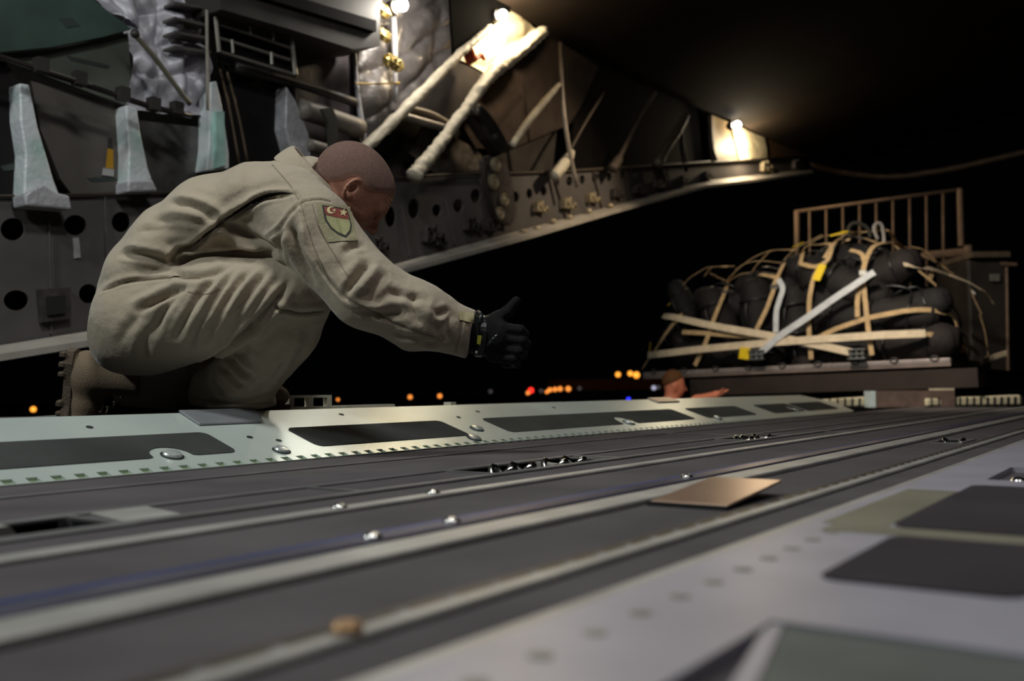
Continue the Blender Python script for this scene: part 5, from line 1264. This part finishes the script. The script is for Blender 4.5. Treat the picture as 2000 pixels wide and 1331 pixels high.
V_, F_ = T_.mesh(); obj('shirt', toW(relax(V_, F_, 2, .4)), F_, mat('crew_shirt', s2l(206, 186, 150), .8), crew, smooth=True)
T_ = SDF(np.arange(lo2[0], hi2[0], .018), np.arange(lo2[1], hi2[1], .018), np.arange(lo2[2], hi2[2], .018), .05)
for sd, an in zip((-1, 1), feet):
    kn = below(hips, .42) + np.array([.03, 0, .10 * sd])
    T_.cone(hips + np.array([0, 0, .09 * sd]), kn, .110, .08, .03); T_.cone(kn, an, .078, .064, .03)
V_, F_ = T_.mesh(); obj('trousers', toW(relax(V_, F_, 2, .4)), F_, mat('crew_trousers', s2l(120, 108, 88), .8), crew, smooth=True)
mb = MB(); 
HA = SDF(np.arange(hd[0] - .2, hd[0] + .2, .012), np.arange(hd[1] - .2, hd[1] + .2, .012), np.arange(hd[2] - .2, hd[2] + .2, .012), .02)
HA.ellip(hd + np.array([-.012, .032, 0]), (.104, .112, .085), None, .02); HA.plane_cut(hd + np.array([.0, .035, 0]), nrm([.45, -1, 0]))
V_, F_ = HA.mesh(); obj('hair', toW(V_), F_, mat('crew_hair', s2l(110, 70, 36), .8), crew, smooth=True)

# =================================================================== AIRFIELD LIGHTS far away
def em(name, col, st): return mat(name, tuple(c * .2 for c in col), .5, emit=col, estr=st)
e_or = em('glow_orange', (1, .30, .05), 1.5); e_or2 = em('glow_amber', (1, .36, .04), 1.9); e_rd = em('glow_red', (1, .03, .02), 2); e_bl = em('glow_blue', (.03, .04, 1), 2.2); e_wh = em('glow_white', (.6, .6, .8), .8); e_dm = em('glow_dim', (.5, .45, .45), .12)
GL = 'distant airfield lights along the horizon'
def afl(px, py, r, m, label, d=62.):
    c = at_d(px, py, d); t = thing('airfield_light', (c[0], c[1], GZ), label, 'light', GL)
    MB().ball(c, (r * 1.15 + .8) * d / FPX, 12, 8).obj('lamp_globe', m, t, smooth=True)
    MB().tube([(c[0], c[1], GZ), (c[0], c[1], c[2] - r * d / FPX)], .03, 6).obj('pole', black_mat, t)
afl(65, 800, 4.0, e_or2, 'orange distant light at the far left below the boot', 24)
afl(660, 781, 1.8, e_or, 'tiny orange light just right of the white bracket')
afl(801, 776, 3, e_or, 'lone orange light below the forearm, left of another')
afl(859, 774, 3, e_or, 'lone orange light below the wrist of the man')
afl(958, 765, 2.4, e_dm, 'very dim grey light below the glove')
afl(1037, 763, 4, e_rd, 'bright red light below the thumb')
afl(1031, 768, 2.5, e_or, 'small orange light tucked under the red one')
afl(1057, 764, 2.4, e_dm, 'dim grey light right of the red one')
for x, y, r, lb in [(1068, 766, 2.2, 'faint orange light, first of the row right of the red light'), (1074, 762, 3, 'orange light, second of the row right of the red light'), (1084, 761, 3, 'orange light, third of the row right of the red light'), (1094, 760, 3.2, 'orange light, fourth of the row right of the red light'), (1110, 760, 3.6, 'orange light at the right end of the row by the red light')]: afl(x, y, r, e_or, lb)
afl(1132, 759, 2.4, e_dm, 'dim grey light right of the orange row')
for x, y, r, lb in [(1207, 732, 3.6, 'amber light left of the pair under the pallet corner'), (1231, 730, 3.6, 'amber light, left one of the close pair by the pallet corner'), (1243, 733, 4.6, 'biggest amber light, right one of the close pair by the pallet corner')]: afl(x, y, r, e_or2, lb)
afl(1228, 781, 3, e_bl, 'blue light low above the ramp edge')
afl(1277, 758, 3, e_wh, 'violet-white light left of the ground crew person')
afl(1286, 757, 2.4, e_dm, 'dim violet light beside the violet-white one')
tb_ = MB(); c = at_d(1195, 755, 70); tb_.box(c + np.array([0, 0, .1]), (9, 9, .75), [nrm(RW[:, 0] * [1, 1, 0]), nrm(np.cross([0, 0, 1], RW[:, 0])), [0, 0, 1]])
tb_.V = [(v[0], v[1], max(v[2], -10)) for v in tb_.V]
tb_.obj('glow_building', mat('building_glow', s2l(60, 36, 18), .8, 0, .6, .6, emit=(.10, .03, .005), estr=.03), label='low distant stand-in building with a painted dull orange glow on the horizon', cat='building')  # orange horizon glow put into the emission of a stand-in box

# =================================================================== LAMPS AND LIGHT
def lamp(px, py, off, rpx, watts, label, col=(1, .82, .58), light_off=.12, bulb=60, dz=0, lp=None):
    p = W(px, py, off); r = rpx * project(p)[2] / FPX
    t = thing('work_lamp', tuple(p), label, 'lamp', 'bare bright lamps on the fuselage side')
    MB().ball(p, r, 18, 12).obj('bulb', mat('bulb_%d' % int(bulb * 10), (1, 1, 1), .4, emit=(1, .93, .8), estr=bulb), t, smooth=True)
    MB().lathe(p + np.array([0, r * 1.2, 0]), [(r * .9, 0), (r * 1.25, -.0), (r * 1.25, .05), (r * .6, .08)], (0, 1, 0), 18).obj('lamp_housing', dkpipe, t)
    l = bpy.data.lights.new('lamp_light', 'POINT'); l.energy = watts; l.color = col; l.shadow_soft_size = r * 1.4
    o = bpy.data.objects.new('lamp_light', l); COL.objects.link(o); o.location = p + np.array([0, -light_off, dz]) if lp is None else lp
lamp(785, 10, .30, 12, 22, 'leftmost bare lamp glaring on the silver foil bay at the top', (1, .93, .82))
lamp(982, 28, .22, 9, 44, 'bare lamp under the dark ceiling edge between the two thick ribs', (1, .80, .52), .1)
lamp(1440, 244, .20, 7, 34, 'rightmost bare lamp in the far bay near the tail', (1, .80, .52), -.12, lp=W(1464, 280, .16))
def area(name, loc, target, size, watts, col, sy=None):
    l = bpy.data.lights.new(name, 'AREA'); l.energy = watts; l.color = col; l.size = size
    if sy: l.shape = 'RECTANGLE'; l.size_y = sy
    o = bpy.data.objects.new(name, l); COL.objects.link(o); o.location = loc
    o.rotation_euler = (Vector(target) - Vector(loc)).to_track_quat('-Z', 'Y').to_euler()
    return o
area('cabin_light_aft', (-1.6, 3.0, 3.0), (1.2, 2.1, .4), .5, 62, (.92, 1.0, .99), .3)
area('cabin_light_over', (.9, 1.2, 3.3), (1.4, 1.9, .2), .7, 44, (.96, 1.0, .97), .3)
area('cabin_light_front', (1.0, -.6, 3.3), (1.6, 1.0, .0), .8, 16, (1, .96, .96), .3)
area('cabin_light_ramp', (5.3, 2.2, 3.1), (8.7, 1.6, .7), .5, 28, (1, .88, .74), .3).data.spread = math.radians(75)
sp = bpy.data.lights.new('added_beam_spot', 'SPOT'); sp.energy = 150; sp.color = (1, .80, .54); sp.spot_size = math.radians(58); sp.spot_blend = .9; sp.shadow_soft_size = .08  # unseen spot without fixture, added to light the sill beam and rib stub
so = bpy.data.objects.new('added_beam_spot', sp); COL.objects.link(so); so.location = (7.0, 2.2, 3.0)
so.rotation_euler = (Vector(W(1110, 380)) - Vector(so.location)).to_track_quat('-Z', 'Y').to_euler()
